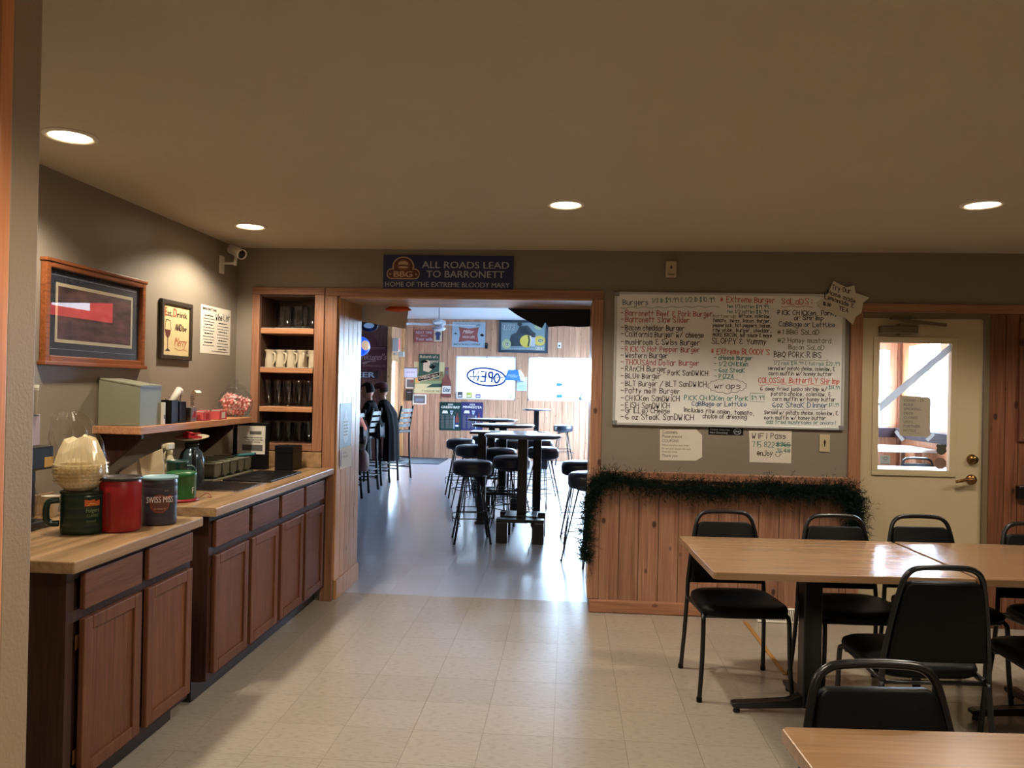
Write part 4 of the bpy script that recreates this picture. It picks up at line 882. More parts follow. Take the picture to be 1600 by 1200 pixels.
s = Sign(r, w, h, .01); s.text(RST, 'E', .14, .73, .20, .14, bold=.03); s.text(DKB, 'at,', .21, .73, .36, .10, bold=.02); s.text(RST, 'D', .40, .73, .50, .14, bold=.03); s.text(DKB, 'rink', .52, .73, .86, .10, bold=.02)
s.text(DKB, 'AND', .46, .50, .68, .12, bold=.04); s.text(DKB, 'be', .71, .50, .84, .10, bold=.02); s.text(RST, 'Merry', .44, .24, .86, .15, shear=.5, bold=.0); s.line(RST, [(.46, .2), (.6, .16), (.75, .19), (.88, .16)], .002)
s.line(DKB, [(.17, .66), (.14, .50), (.18, .40), (.235, .36), (.29, .40), (.33, .50), (.30, .66), (.17, .66)], .004, name='emblem'); s.poly(LMAR, [(.15, .50), (.18, .41), (.235, .37), (.29, .41), (.32, .50)], name='emblem'); s.line(DKB, [(.235, .37), (.235, .17)], .005, name='emblem'); s.poly(DKB, [(.15, .14), (.32, .14), (.235, .19)], name='emblem'); s.done()
r, s = leftp('paper_notice', 'white wine list sheet taped on the left wall beside the framed sign', 'notice', 4.735, 5.165, 1.682, 1.99, .0012, WHITE, pn='sheet')
s.text(INK, 'BARRONETT BAR', .05, .90, .50, .055, bold=.01); s.hand(INK, 'Wine List', .48, .72, .96, .76, .13, .006)
for k in range(11):
    for (u0, u1) in ((.08, .44), (.54, .93)):
        if (k % 3) == 0: s.greek(INK, u0+.04, u1-.05, .78-k*.062-(.12 if u0 > .5 else 0), .035, k, 'print')
        elif .78-k*.062-(.12 if u0 > .5 else 0) > .08: s.greek(INKG, u0, u1, .78-k*.062-(.12 if u0 > .5 else 0), .028, k+20, 'print')
s.line(INK, [(.36, .06), (.94, .06)], .003, name='print'); s.done()
# security camera
r = thing('security_camera', 'white security camera on a bracket high on the left wall by the corner', 'security camera', (XL, 5.0, 2.27))
bx('mount_plate', WPLASTIC, r, .0005, .014, -.03, .03, -.05, .07, .004)
bm = NB(); tube(bm, [(.01, 0, .02), (.10, 0, .02)], .008, 8); tube(bm, [(.10, 0, .005), (.105, -.005, .07)], .011, 8); obj('arm', bm, WPLASTIC, r)
M = Matrix.Translation((.115, -.02, .095)) @ Vector((.78, -.50, -.36)).to_track_quat('Z', 'Y').to_matrix().to_4x4()
bm = NB(); lathe(bm, [(0, -.075), (.026, -.075), (.031, -.065), (.033, .05), (.034, .072), (.030, .072), (.029, .06)], 20, M=M); obj('housing', bm, WPLASTIC, r)
bm = NB(); lathe(bm, [(0, .062), (.0285, .062), (.0285, .058), (0, .058)], 20, M=M); obj('lens', bm, BLACKM, r)
# ================================================================ things on the wall shelf
ZS = 1.2735
r = thing('metal_box', 'grey painted metal lock box with a sloped lid on the wall shelf', 'box', (-2.215, 3.79, ZS))
bm = NB(); prism(bm, [(-.11, .0005), (.105, .0005), (.105, .195), (-.11, .228)], -.11, .09, bev=.002); obj('body', bm, GREYMET, r)
bm = NB(); prism(bm, [(-.11, .2285), (.109, .195), (.109, .203), (-.11, .2365)], -.113, .093, bev=.001); obj('lid', bm, GREYMET, r)
bm = NB(); tube(bm, [(.08, .02, .2), (.08, .02, .212), (.08, .04, .212), (.08, .04, .2)], .002, 6); obj('lid_catch', bm, STEEL, r)
def sh(px, X): 
    d = _f + CR*((px-800)/F_PX) - CU*((640-600)/F_PX); return X/d.x*d.y   # depth of a pixel column at distance X from the camera plane
def boxthing(name, label, cat, x, y, z, sx, sy, sz, mat, rz=0, bev=.002, part='body'):
    r = thing(name, label, cat, (x, y, z), rz); bx(part, mat, r, -sx/2, sx/2, -sy/2, sy/2, .0005, sz, bev); return r
r = boxthing('cup_lid_stack', 'narrow white stack of cup lids between the metal box and the black caddy', 'lids', -2.12, sh(250, -2.12), ZS, .05, .02, .115, WPLASTIC)
bx('label', INKG, r, .0251, .0256, -.006, .006, .03, .05)
r = thing('straw_caddy', 'black plastic caddy holding straws on the wall shelf', 'caddy', (-2.16, sh(263, -2.16), ZS))
BL = plain('black_gloss_plastic', srgb(12, 12, 15), .42, spec=.25)
bm = NB()
for (x, y, h_) in [(-.03, -.04, .11), (.03, -.04, .125), (-.03, .045, .12), (.03, .045, .115)]:
    for a in [(x-.028, x+.028, y-.038, y-.035), (x-.028, x+.028, y+.035, y+.038), (x-.028, x-.025, y-.038, y+.038), (x+.025, x+.028, y-.038, y+.038)]: box(bm, *a, .001, h_)
box(bm, -.06, .06, -.08, .085, .0005, .004); obj('bins', bm, BL, r)
for k in range(7):
    bm = NB(); x = -.045+k*.014; tube(bm, [(x, .03+.01*(k % 2), .01), (x+.008*(k % 3), .055, .13+.012*(k % 3))], .0025, 6); obj('straw', bm, BL, r)
r = thing('cup_sleeve', 'long white cup stack leaning out of the black caddy', 'cups', (-2.13, sh(262, -2.13), ZS+.09)); bm = NB(); M = Matrix.Rotation(-.95, 4, 'X'); lathe(bm, [(0, 0), (.016, 0), (.02, .12), (.022, .15), (.0, .15)], 14, M=M); obj('cup', bm, WPLASTIC, r)
bm = NB(); 
for k in range(3): lathe(bm, [(.0205+k*.0006, .13+k*.008), (.0225, .132+k*.008), (.0205, .135+k*.008)], 14, M=M)
obj('rim', bm, WPLASTIC, r)
r = thing('receipt', 'curled white receipt standing behind the sweetener box', 'receipt', (-2.2, sh(300, -2.2), ZS)); bm = NB()
pr = curve([(0, 0, .0), (0, .0, .10), (.004, .004, .155), (.02, .01, .175), (.035, .012, .16)], 5)
for i in range(len(pr)-1):
    a, b = pr[i], pr[i+1]; bm.faces.new([bm.verts.new(c) for c in ((a.x, a.y-.032, a.z), (a.x, a.y+.032, a.z), (b.x, b.y+.032, b.z), (b.x, b.y-.032, b.z))])
obj('sheet', bm, WHITE, r); bm = NB()
for k in range(9): box(bm, .0022, .0026, -.024, .024-.008*(k % 3), .05+k*.012, .055+k*.012)
obj('print', bm, INKG, r)
r = boxthing('small_tin', 'silver tin with red print beside the black caddy on the shelf', 'tin', -2.13, sh(296, -2.13), ZS, .055, .065, .082, STEEL, bev=.004)
bm = NB(); prism(bm, [(-.02, .03), (-.005, .045), (.0, .065), (.012, .05), (.022, .06), (.015, .035), (.02, .02), (0, .028), (-.015, .018)], .0278, .0284, plane='yz'); obj('print', bm, plain('red_print', srgb(170, 40, 44), .5), r)
PNK = plain('pink_packet', srgb(214, 92, 100), .6, noise=.1, nscale=40); REDB = plain('red_carton', srgb(178, 40, 48), .5)
for k, (px, lab) in enumerate([(317, 'left pink carton of sweetener packets on the wall shelf'), (342, 'right pink carton of sweetener packets in front of the candy jar')]):
    r = thing('sweetener_box', lab, 'box', (-2.12, sh(px, -2.12), ZS), 0, 'sweetener cartons'); 
    bm = NB(); 
    for a in [(-.03, .03, -.045, -.043), (-.03, .03, .043, .045), (-.03, -.028, -.045, .045), (.028, .03, -.045, .045)]: box(bm, *a, .0005, .05)
    box(bm, -.03, .03, -.045, .045, .0005, .002); obj('carton', bm, PNK, r)
    bx('label', REDB if k == 0 else WHITE, r, .0302, .0308, -.025, .02, .008, .044)
    for j in range(12):
        bx('packet', PNK if j % 3 else WHITE, r, -.026, .026, -.04+j*.0066, -.036+j*.0066, .003, .056+.004*(j % 2))
r = thing('candy_jar', 'round clear glass jar full of pink wrapped candies at the end of the wall shelf', 'jar', (-2.19, sh(368, -2.19), ZS))
bm = NB(); lathe(bm, [(0, .001), (.06, .001), (.085, .02), (.108, .07), (.108, .11), (.09, .15), (.062, .172), (.058, .18), (.064, .188)], 32); obj('bowl', bm, GLASS, r)
bm = NB(); lathe(bm, [(.07, .186), (.068, .192), (.045, .208), (.014, .216), (.01, .225), (.016, .235), (.01, .245), (0, .247)], 28); obj('lid', bm, GLASS, r)
rc = random.Random(5); CANDY = [plain('pink_candy', srgb(232, 150, 144), .4), plain('pale_candy', srgb(244, 208, 198), .4)]
me = {}
for k in range(2):
    bm = NB(); bmesh.ops.create_icosphere(bm, subdivisions=1, radius=.0135); bmesh.ops.scale(bm, vec=(1, .8, .65), verts=bm.verts)
    for sx in (-1, 1): prism(bm, [(sx*.012, 0), (sx*.020, .006), (sx*.020, -.006)], -.001, .001)
    o1 = obj('candy', bm, CANDY[k], r, smooth=True); me[k] = o1.data; o1.location = (.03*(k-.5), .02, .03)
n = 0
while n < 230:
    x, y, z = rc.uniform(-.095, .095), rc.uniform(-.095, .095), rc.uniform(.015, .145)
    R_ = .045+.05*math.sin(min(1, z/.09)*PI/2) - (max(0, z-.11)*.9); rr = math.hypot(x, y)
    if rr > R_-.004 or (rr < R_-.035 and z < .12) or z > .145-.03*(x+.05)/.1: continue
    o1 = bpy.data.objects.new('candy', me[int(rc.random() < .4)]); COL.objects.link(o1); o1.parent = r; o1.location = (x, y, z); o1.rotation_euler = (rc.uniform(0, 6), rc.uniform(0, 6), rc.uniform(0, 6)); n += 1
# ================================================================ things on the near counter
def canister(name, label, x, y, z, R_, h, mat, lidmat, label_fn=None, rz=0, grip=False):
    r = thing(name, label, 'can', (x, y, z), rz); bm = NB()
    prof = [(0, .0008), (R_*.95, .0008), (R_, .008)]
    for k in range(1, 5): prof += [(R_, h*.2*k-.004), (R_*.985, h*.2*k), (R_, h*.2*k+.004)] if not grip else []
    prof += [(R_, h*.9), (R_*.96, h*.93), (R_*.96, h*.95)]
    lathe(bm, prof, 40)
    if grip:
        for v in bm.verts:
            if abs(v.co.y) < R_*.45 and v.co.x > 0 and h*.2 < v.co.z < h*.8: pass
    obj('can', bm, mat, r); bm = NB(); lathe(bm, [(R_*.97, h*.94), (R_*1.03, h*.945), (R_*1.03, h*.995), (R_*.99, h), (R_*.93, h), (R_*.9, h*.985), (0, h*.985)], 40); obj('lid', bm, lidmat, r)
    return r
def wrap(r, R_, mat, a0, a1, z0, z1, lift=.0012, name='label', n=20):
    bm = NB()
    for i in range(n):
        b0, b1 = a0+(a1-a0)*i/n, a0+(a1-a0)*(i+1)/n; q_ = R_+lift
        f_ = bm.faces.new([bm.verts.new(c) for c in ((q_*math.cos(b0), q_*math.sin(b0), z0), (q_*math.cos(b1), q_*math.sin(b1), z0), (q_*math.cos(b1), q_*math.sin(b1), z1), (q_*math.cos(b0), q_*math.sin(b0), z1))])
    return obj(name, bm, mat, r)
def wrap_poly(r, R_, mat, polys, ac, name='print', lift=.0018, sub=True):
    "flat polygons (arc-length u, height v) wound onto a cylinder, centred on angle ac"
    bm = NB()
    for pl in polys:
        vs = [bm.verts.new(((R_+lift)*math.cos(ac+u/R_), (R_+lift)*math.sin(ac+u/R_), v)) for u, v in pl]
        try: bm.faces.new(vs)
        except ValueError: pass
    return obj(name, bm, mat, r)
def wrap_text(r, R_, mat, txt, u0, u1, v0, cap, ac, bold=0, shear=0, arch=0, lift=.0024, name='lettering'):
    cu = bpy.data.curves.new('t', 'FONT'); cu.body = txt; cu.resolution_u = 3; cu.shear = shear; ob = bpy.data.objects.new('t', cu); COL.objects.link(ob)
    me = bpy.data.meshes.new_from_object(ob); bpy.data.objects.remove(ob); bpy.data.curves.remove(cu)
    xs = [v.co.x for v in me.vertices]; x0, x1 = min(xs), max(xs); bm = NB(); vs = []
    for v in me.vertices:
        a = (v.co.x-x0)/(x1-x0); u = u0+(u1-u0)*a; z = v0+v.co.y/.69*cap+arch*(1-(2*a-1)**2)
        vs.append((ac+u/R_, z))
    sm = bold*(u1-u0)/(x1-x0)/R_
    for c_, dx in enumerate((0,) if bold < .006 else (-sm, sm)):
        for n_, p_ in enumerate(me.polygons):
            q_ = R_+lift+(n_ % 9)*.00003+c_*.00001
            bm.faces.new([bm.verts.new((q_*math.cos(vs[i][0]+dx), q_*math.sin(vs[i][0]+dx), vs[i][1])) for i in p_.vertices])
    bpy.data.meshes.remove(me); return obj(name, bm, mat, r, kind='stuff')
def disc_strips(u, v, r_, n=16):
    a = [r_*math.cos(PI*i/n) for i in range(n+1)]; h_ = [r_*math.sin(PI*i/n) for i in range(n+1)]
    return [[(u+a[i+1], v-h_[i+1]), (u+a[i], v-h_[i]), (u+a[i], v+h_[i]), (u+a[i+1], v+h_[i+1])] if 0 < i < n-1 else [(u+a[i+1], v-h_[i+1]), (u+a[i], v), (u+a[i+1], v+h_[i+1])] if i == 0 else [(u+a[i+1], v), (u+a[i], v-h_[i]), (u+a[i], v+h_[i])] for i in range(n)]
def camang(x, y): return math.atan2(-y, -x)
# coffee can with filters
GRN = plain('dark_green_plastic', srgb(14, 42, 32), .3); RED = plain('red_plastic', srgb(140, 20, 24), .35)
cx, cy = -1.895, 2.925
r = canister('coffee_can', 'dark green coffee can with a sunrise label under the bag of coffee filters', cx, cy, .9003, .083, .165, GRN, plain('green_lid', srgb(16, 34, 28), .4)); ac = camang(cx, cy)
SUN = plain('sunrise_orange', srgb(196, 96, 44), .5); YEL = plain('sunrise_yellow', srgb(206, 160, 80), .5); PGR = plain('pale_green_print', srgb(120, 140, 100), .5)
wrap_poly(r, .083, SUN, [[(-.0+.018*i, .112), (.018*(i+1), .112), (.018*(i+1), .138-.004*abs(i-1)), (.018*i, .138-.004*abs(i-.0))] for i in range(3)], ac, name='label')
wrap_poly(r, .083, YEL, [[(.008, .112), (.046, .112), (.036, .122), (.018, .124)]], ac, name='label', lift=.0024)
wrap_text(r, .083, PGR, 'Folgers', .006, .052, .088, .016, ac, .01); wrap_text(r, .083, PGR, 'CLASSIC', .008, .05, .070, .010, ac); wrap_text(r, .083, PGR, 'ROAST', .008, .042, .05, .007, ac)
bm = NB(); tube(bm, curve([(-.07, -.05, .13), (-.10, -.075, .12), (-.10, -.075, .05), (-.07, -.05, .04)], 5), .012, 8); obj('grip', bm, GRN, r)
r = thing('coffee_filters', 'stack of fluted paper coffee filters in an open clear plastic bag on the green can', 'coffee filters', (cx-.012, cy-.01, 1.067))
FIL = sheer('filter_paper', srgb(242, 232, 204), .45)
for k in range(6):
    bm = NB(); z = .002+k*.013; n = 60; rings = []
    R0, R1 = .05, .092+.001*(k % 3)
    for (rr, zz, am) in [(0.001, z, 0), (R0, z, 0), (R0+.018, z+.014, .002), (.080, z+.032, .003), (R1+.002, z+.037, .005)]:
        rings.append([bm.verts.new(((rr+am*math.cos(i*PI))*math.cos(2*PI*i/n), (rr+am*math.cos(i*PI))*math.sin(2*PI*i/n), zz+am*math.cos(i*PI+k)*.6)) for i in range(n)])
    for a, b in zip(rings, rings[1:]):
        for i in range(n): bm.faces.new((a[i], a[(i+1) % n], b[(i+1) % n], b[i]))
    obj('filter', bm, FIL, r)
bm = NB(); n = 40; rings = []; rb = random.Random(2)
for k, (rr, zz) in enumerate([(.05, -.001), (.09, .03), (.098, .07), (.096, .11), (.094, .15), (.092, .19), (.084, .24), (.068, .28), (.04, .31)]):
    ox = -.0 if k < 4 else -.012*(k-3); rings.append([bm.verts.new((ox+(rr*(1+.10*rb.uniform(-1, 1)*(k > 2)))*math.cos(2*PI*i/n), rr*(1+.08*rb.uniform(-1, 1)*(k > 2))*math.sin(2*PI*i/n), zz+rb.uniform(-.009, .009)*(k > 3))) for i in range(n)])
for a, b in zip(rings, rings[1:]):
    for i in range(n): bm.faces.new((a[i], a[(i+1) % n], b[(i+1) % n], b[i]))
obj('bag', bm, PLAST, r)
bm = NB(); n = 60; rings = []   # the upturned filters at the top of the pile
for (rr, zz, am) in [(.001, .190, 0), (.03, .197, .001), (.058, .190, .002), (.076, .150, .003), (.088, .108, .005)]:
    rings.append([bm.verts.new(((rr+am*math.cos(i*PI))*math.cos(2*PI*i/n), (rr+am*math.cos(i*PI))*math.sin(2*PI*i/n), zz+.012*math.cos(2*PI*i/n+1)+.012*math.sin(i*.35+rr*40)*(rr > .01))) for i in range(n)])
for a, b in zip(rings, rings[1:]):
    for i in range(n): bm.faces.new((a[i], a[(i+1) % n], b[(i+1) % n], b[i]))
obj('filter', bm, FIL, r)
cx, cy = -1.785, 2.985
r = canister('red_can', 'red plastic coffee can with a black lid', cx, cy, .9003, .0775, .215, RED, plain('black_lid', srgb(28, 24, 24), .4), grip=True); ac = camang(cx, cy)
bm = NB(); wrap_poly(r, .0775, plain('red_recess_shade', srgb(112, 16, 20), .4), [[(-.052+.002, .03), (-.036, .03), (-.036, .16), (-.05, .16)]], ac, 'grip'); wrap_poly(r, .0775, RED, [[(-.03, .05), (.04, .05), (.04, .056), (-.03, .056)]], ac, 'rib')  # flat darker strip: shade of a grip recess painted on the can
cx, cy = -1.712, 3.15
SMG = plain('cocoa_label_blue', srgb(52, 50, 60), .4, noise=.35, nscale=16); r = canister('cocoa_can', 'cocoa mix can with light blue lid and round brown emblem beside the red can', cx, cy, .9003, .070, .200, SMG, plain('light_blue_lid', srgb(112, 150, 160), .45)); ac = camang(cx, cy)
CIR = plain('cocoa_circle', srgb(128, 66, 52), .5); CIR2 = plain('cocoa_circle_dark', srgb(96, 50, 44), .5)
wrap_poly(r, .07, CIR, disc_strips(.002, .092, .038), ac, 'emblem'); wrap_poly(r, .07, CIR2, disc_strips(.002, .092, .032), ac, 'emblem', .0022)
wrap_text(r, .07, plain('cream_print', srgb(214, 206, 196), .5), 'SWISS MISS', -.050, .054, .096, .025, ac, .02, arch=.002, lift=.003); wrap_text(r, .07, LTAN, 'HOT COCOA MIX', -.02, .024, .068, .007, ac, lift=.003); wrap_poly(r, .07, REDB, [[(.022, .118), (.046, .128), (.046, .118), (.03, .108)]], ac, 'print'); wrap_text(r, .07, LTAN, 'NET WT', .02, .034, .142, .006, ac)
# dark coffee maker at the far left and the carton on it
r = thing('coffee_maker', 'black coffee maker mostly hidden behind the near wall end, yellow label on its side', 'coffee maker', (-2.165, 2.90, .9003)); bm = NB()
box(bm, -.10, .075, -.12, .12, .0005, .03, .006); box(bm, -.10, .0, -.12, .12, .03, .33, .006); box(bm, -.10, .075, -.12, .12, .235, .33, .008); obj('body', bm, BLACKM, r)
bm = NB(); lathe(bm, [(0, .033), (.05, .033), (.065, .06), (.065, .13), (.045, .19), (.047, .2)], 24, c=(.02, 0, 0)); obj('carafe', bm, GLASS, r); bx('label', plain('yellow_label', srgb(196, 150, 52), .6), r, .0752, .0762, .06, .112, .245, .285)
r = boxthing('carton', 'lavender carton with a dark square standing on the coffee maker', 'box', -2.165, 2.93, 1.2315, .08, .10, .125, plain('lavender_carton', srgb(176, 160, 172), .6)); bx('print', DKB, r, .0402, .0408, -.03, .0, .03, .065); bx('print', INKG, r, .0402, .0406, -.04, .04, .118, .1245)
r = thing('paper_cup', 'tall white paper cup stack on the lavender carton', 'cups', (-2.14, 2.94, 1.3572)); bm = NB(); lathe(bm, [(0, 0), (.024, .0005), (.028, .10), (.030, .118), (.026, .118), (.0, .115)], 16); obj('cup', bm, WHITE, r)
bm = NB()
for k in range(3): lathe(bm, [(.028, .095+k*.009), (.0305, .097+k*.009), (.028, .099+k*.009)], 16)
obj('rim', bm, WHITE, r)
r = boxthing('napkins', 'low stack of white napkins behind the red can', 'napkins', -2.10, 3.29, .9005, .14, .12, .025, WHITE); 
for k in range(4): bx('napkin', WHITE, r, -.07+.002*k, .07+.002*k, -.06, .06, .026+k*.0035, .029+k*.0035)
r = thing('paper_cup', 'white paper cup standing against the wall behind the countertop gap', 'cups', (-2.24, 3.22, .9005)); bm = NB(); lathe(bm, [(0, 0), (.025, .0005), (.035, .09), (.037, .092), (.034, .092)], 18); obj('cup', bm, WHITE, r)
# ================================================================ things on the long counter
ZC = .9205
KG = plain('kelly_green_plastic', srgb(18, 92, 44), .3)
r = thing('green_canister', 'green plastic jar with a red base in front of the blue carafe', 'canister', (-1.868, 3.64, ZC)); bm = NB(); lathe(bm, [(.064, .012), (.067, .03), (.067, .12), (.069, .122), (.069, .138), (.062, .142), (0, .142)], 32); obj('jar', bm, KG, r); bm = NB(); lathe(bm, [(0, .0005), (.075, .0005), (.08, .006), (.066, .014)], 28); obj('base', bm, RED, r)
wrap_text(r, .067, WPLASTIC, 'F', .02, .032, .04, .03, camang(-1.868, 3.7)+.45)
wr_ = NB(); tube(wr_, curve([(.06, .05, .004), (.09, .08, .03), (.10, .11, .004), (.07, .13, .003)], 5), .0015, 5); obj('cord', wr_, RED, r)
r = thing('green_mug', 'dark green mug behind the bright green jar', 'mug', (-1.975, 3.80, ZC)); bm = NB(); lathe(bm, [(0, .0005), (.045, .0005), (.05, .02), (.05, .165), (.055, .175), (.05, .178), (.046, .165), (.046, .02), (0, .01)], 28); obj('cup', bm, plain('bottle_green', srgb(18, 58, 50), .3), r); bm = NB(); tube(bm, curve([(.05, .0, .15), (.085, .01, .14), (.088, .01, .06), (.05, 0, .04)], 6), .007, 8); obj('handle', bm, MATS['bottle_green'], r)
PAP = plain('beige_card', srgb(196, 180, 150), .7)
r = thing('napkin_holder', 'beige folded card napkin box left of the spray bottle', 'napkins', (-2.13, 3.80, ZC)); bm = NB(); prism(bm, [(-.04, .0005), (.055, .0005), (.03, .235), (-.075, .185)], -.018, .018, M=Matrix.Translation((.04, 0, 0)) @ Matrix.Rotation(.35, 4, 'Z'), bev=.002); obj('box', bm, PAP, r)
bm = NB(); prism(bm, [(-.07, .0005), (.03, .0005), (.03, .17), (-.07, .11)], -.03, .03, M=Matrix.Translation((-.07, .01, 0)) @ Matrix.Rotation(-.15, 4, 'Z'), bev=.001); obj('flap', bm, WHITE, r)
r = thing('spray_bottle', 'white plastic spray bottle behind the green jar', 'bottle', (-2.09, 3.93, ZC)); WP2 = plain('milky_plastic', srgb(206, 198, 168), .35)
bm = NB(); lathe(bm, [(0, .0005), (.042, .0005), (.045, .01), (.043, .06), (.03, .09), (.026, .12), (.026, .17), (.018, .19), (.016, .2)], 24); obj('bottle', bm, WP2, r)
bm = NB(); lathe(bm, [(.018, .192), (.02, .195), (.02, .215), (.016, .22)], 16); box(bm, -.02, .018, -.045, .03, .22, .255, .006); box(bm, -.008, .008, -.07, -.04, .232, .25, .003); tube(bm, curve([(0, -.03, .22), (0, -.045, .20), (0, -.04, .17)], 4), .005, 6); obj('trigger_head', bm, WP2, r)
BG = plain('blue_steel_glass', srgb(70, 88, 98), .18, .3)
r = thing('carafe', 'blue-grey insulated carafe with a black handle beside the cutlery bins', 'carafe', (-2.08, 4.16, ZC)); bm = NB(); lathe(bm, [(0, .0005), (.06, .0005), (.066, .01), (.068, .15), (.055, .19), (.035, .21), (.035, .225), (.0, .225)], 28); obj('body', bm, BG, r)
bm = NB(); tube(bm, curve([(.035, -.055, .20), (.06, -.09, .19), (.065, -.10, .10), (.045, -.06, .05)], 6), .011, 8); obj('handle', bm, BL, r); bm = NB(); lathe(bm, [(.036, .222), (.04, .228), (.036, .24), (0, .242)], 20); obj('lid', bm, BLACKM, r)
bm = NB(); tube(bm, curve([(.066, -.02, .02), (.09, -.04, .1), (.08, -.06, .16)], 5), .003, 6); obj('wire_loop', bm, CHROME, r)
r = thing('saucer', 'cream plate lying tilted on top of the carafe', 'plate', (-2.08, 4.16, ZC+.2455), 0); M = Matrix.Rotation(.12, 4, 'X'); bm = NB(); lathe(bm, [(0, .001), (.05, .001), (.088, .012), (.09, .015), (.05, .006), (0, .005)], 32, M=Matrix.Translation((0, 0, .012)) @ M); obj('plate', bm, CREAMC, r)
r = thing('red_clip', 'red plastic clip lying on the cream plate', 'clip', (-2.07, 4.14, ZC+.266), -.35); bm = NB(); prism(bm, [(-.05, 0), (.055, .0), (.06, .012), (.01, .016), (-.045, .032), (-.055, .026)], -.016, .016, plane='xz', bev=.002); obj('jaw', bm, REDB, r); bm = NB(); prism(bm, [(-.045, .03), (.0, .02), (.05, .028), (.052, .034), (0, .028), (-.04, .038)], -.014, .014, plane='xz', bev=.001); obj('jaw', bm, REDB, r)
# cutlery bins
GB = plain('grey_green_plastic', srgb(122, 122, 104), .45)
r = thing('cutlery_tray', 'grey plastic cutlery tray with rounded compartments behind the sink', 'tray', (-2.17, 4.62, ZC))
bx('base', GB, r, -.13, .13, -.28, .30, .0005, .012, .003)
for k in range(5):
    y0 = -.26+k*.108; bm = NB(); n = 10
    pr = [(y0+.05-.046*math.cos(PI*i/n), .075-.055*math.sin(PI*i/n)) for i in range(n+1)]
    oi = [(y0+.05-.042*math.cos(PI*i/n), .075-.051*math.sin(PI*i/n)) for i in range(n+1)]
    prism(bm, [(pr[0][0], .10)]+pr+[(pr[-1][0], .10), (oi[-1][0], .10)]+oi[::-1]+[(oi[0][0], .10)], -.125, .125, plane='yz')
    box(bm, .121, .125, y0+.006, y0+.094, .03, .098); box(bm, -.125, -.121, y0+.006, y0+.094, .03, .098); obj('compartment', bm, GB, r)
    bm = NB()
    for a in [(-.132, .132, y0-.002, y0+.005), (-.132, .132, y0+.095, y0+.102), (.125, .133, y0, y0+.1), (-.133, -.125, y0, y0+.1)]: box(bm, *a, .098, .105, .002)
    obj('rim', bm, GB, r)
o1 = bx('blue_cloth', plain('teal_cloth', srgb(44, 104, 110), .8), None, -.06, .07, -.03, .03, .0, .014, .005); o1.location = (-2.08, 4.86, ZC+.1065); o1.rotation_euler = (0, -.1, .2); tag(o1, 'folded teal cloth on the far end of the cutlery tray', 'cloth')
# black drip tray
r = thing('drain_mat', 'flat black ribbed drain tray on the countertop beyond the sink', 'tray', (-1.87, 4.66, ZC)); bm = NB(); prism(bm, [(-.14, -.26), (.15, -.26), (.15, .26), (-.14, .26)], .0005, .010, plane='xy', bev=.003); obj('base', bm, BL, r)
for k in range(9): bx('rib', BL, r, -.12, .13, -.23+k*.056, -.215+k*.056, .010, .0115)
# menu holder
r = thing('menu_holder', 'black menu stand holding a white brochure at the end of the cutlery tray', 'holder', (-2.12, 5.03, ZC), 0)
bx('back_panel', BL, r, -.12, .12, .012, .05, .0005, .31, .004); bx('pocket', BL, r, -.12, .12, .0, .012, .0005, .10, .002)
bx('brochure', WHITE, r, -.085, .105, .006, .0115, .102, .29)
s = Sign(r, .19, .19, -.005); s2 = s
s = Sign(r, 1, 1, -.0055)
s.rect(INKG, .0, .235, .08, .255); s.greek(INKG, -.04, .09, .21, .008, 1, 'print'); s.greek(INKG, -.02, .09, .195, .008, 2, 'print'); s.greek(INKG, -.03, .08, .18, .008, 3, 'print'); s.rect(INKG, -.05, .125, .09, .165, name='print'); s.done()
r = thing('black_box', 'black plastic cup box in the corner right of the menu stand', 'box', (-1.875, 5.10, ZC)); bm = NB()
for a in [(-.06, .06, -.09, -.086), (-.06, .06, .086, .09), (-.06, -.056, -.09, .09), (.056, .06, -.09, .09)]: box(bm, *a, .0005, .16, .001)
box(bm, -.06, .06, -.09, .09, .0005, .005); obj('body', bm, BL, r); bm = NB(); box(bm, -.062, .062, -.092, .0, .12, .165, .003); obj('lid', bm, BL, r)
# ================================================================ bar room
YF = 15.984
# --- bar stools
def bar_stool(label, loc, rz):
    t = thing('bar_stool', label, 'stool', loc, rz, 'round backless bar stools')
    bm = NB(); lathe(bm, [(0, .650), (.172, .650), (.186, .658), (.193, .68), (.195, .735), (.188, .762), (.165, .778), (.12, .786), (.05, .79), (0, .79)], 32); obj('seat', bm, NAVYV, t)
    bm = NB(); lathe(bm, [(.0, .632), (.12, .632), (.12, .650), (0, .650)], 20); obj('swivel_plate', bm, BLACKM, t)
    for k in range(4):
        a = PI/4+k*PI/2; c, s_ = math.cos(a), math.sin(a); bm = NB()
        for w in (-.022, .022):
            tube(bm, [(c*.10-s_*w*.6, s_*.10+c*w*.6, .64), (c*.245-s_*w*.25, s_*.245+c*w*.25, .004)], .0062, 6)
        lathe(bm, [(0, 0), (.012, 0), (.012, .012), (0, .014)], 8, c=(c*.245, s_*.245, 0)); obj('leg', bm, BLACKM, t)
    bm = NB(); pts = []
    for k in range(4):
        a = PI/4+k*PI/2; pts.append((.235*math.cos(a), .235*math.sin(a), .245))
    for k in range(4):
        A, B_ = Vector(pts[k]), Vector(pts[(k+1) % 4]); n_ = ((A+B_)/2).normalized(); n_.z = 0
        tube(bm, [A, A+n_*.035+(B_-A)*.04, B_+n_*.035-(B_-A)*.04, B_], .0055, 6)
        A2, B2 = A*.86, B_*.86; A2.z = B2.z = .31; tube(bm, [A2, B2], .0045, 6)
        tube(bm, [A+(B_-A)*.06+n_*.034, A+(B_-A)*.14+n_*.02-Vector((0, 0, .07)), A-Vector((0, 0, .09))*1], .0045, 6)
    obj('footrest', bm, BLACKM, t)
    return t
s0 = bar_stool('nearest bar stool left of the front round table', (-.92, 7.50, 0), .2)
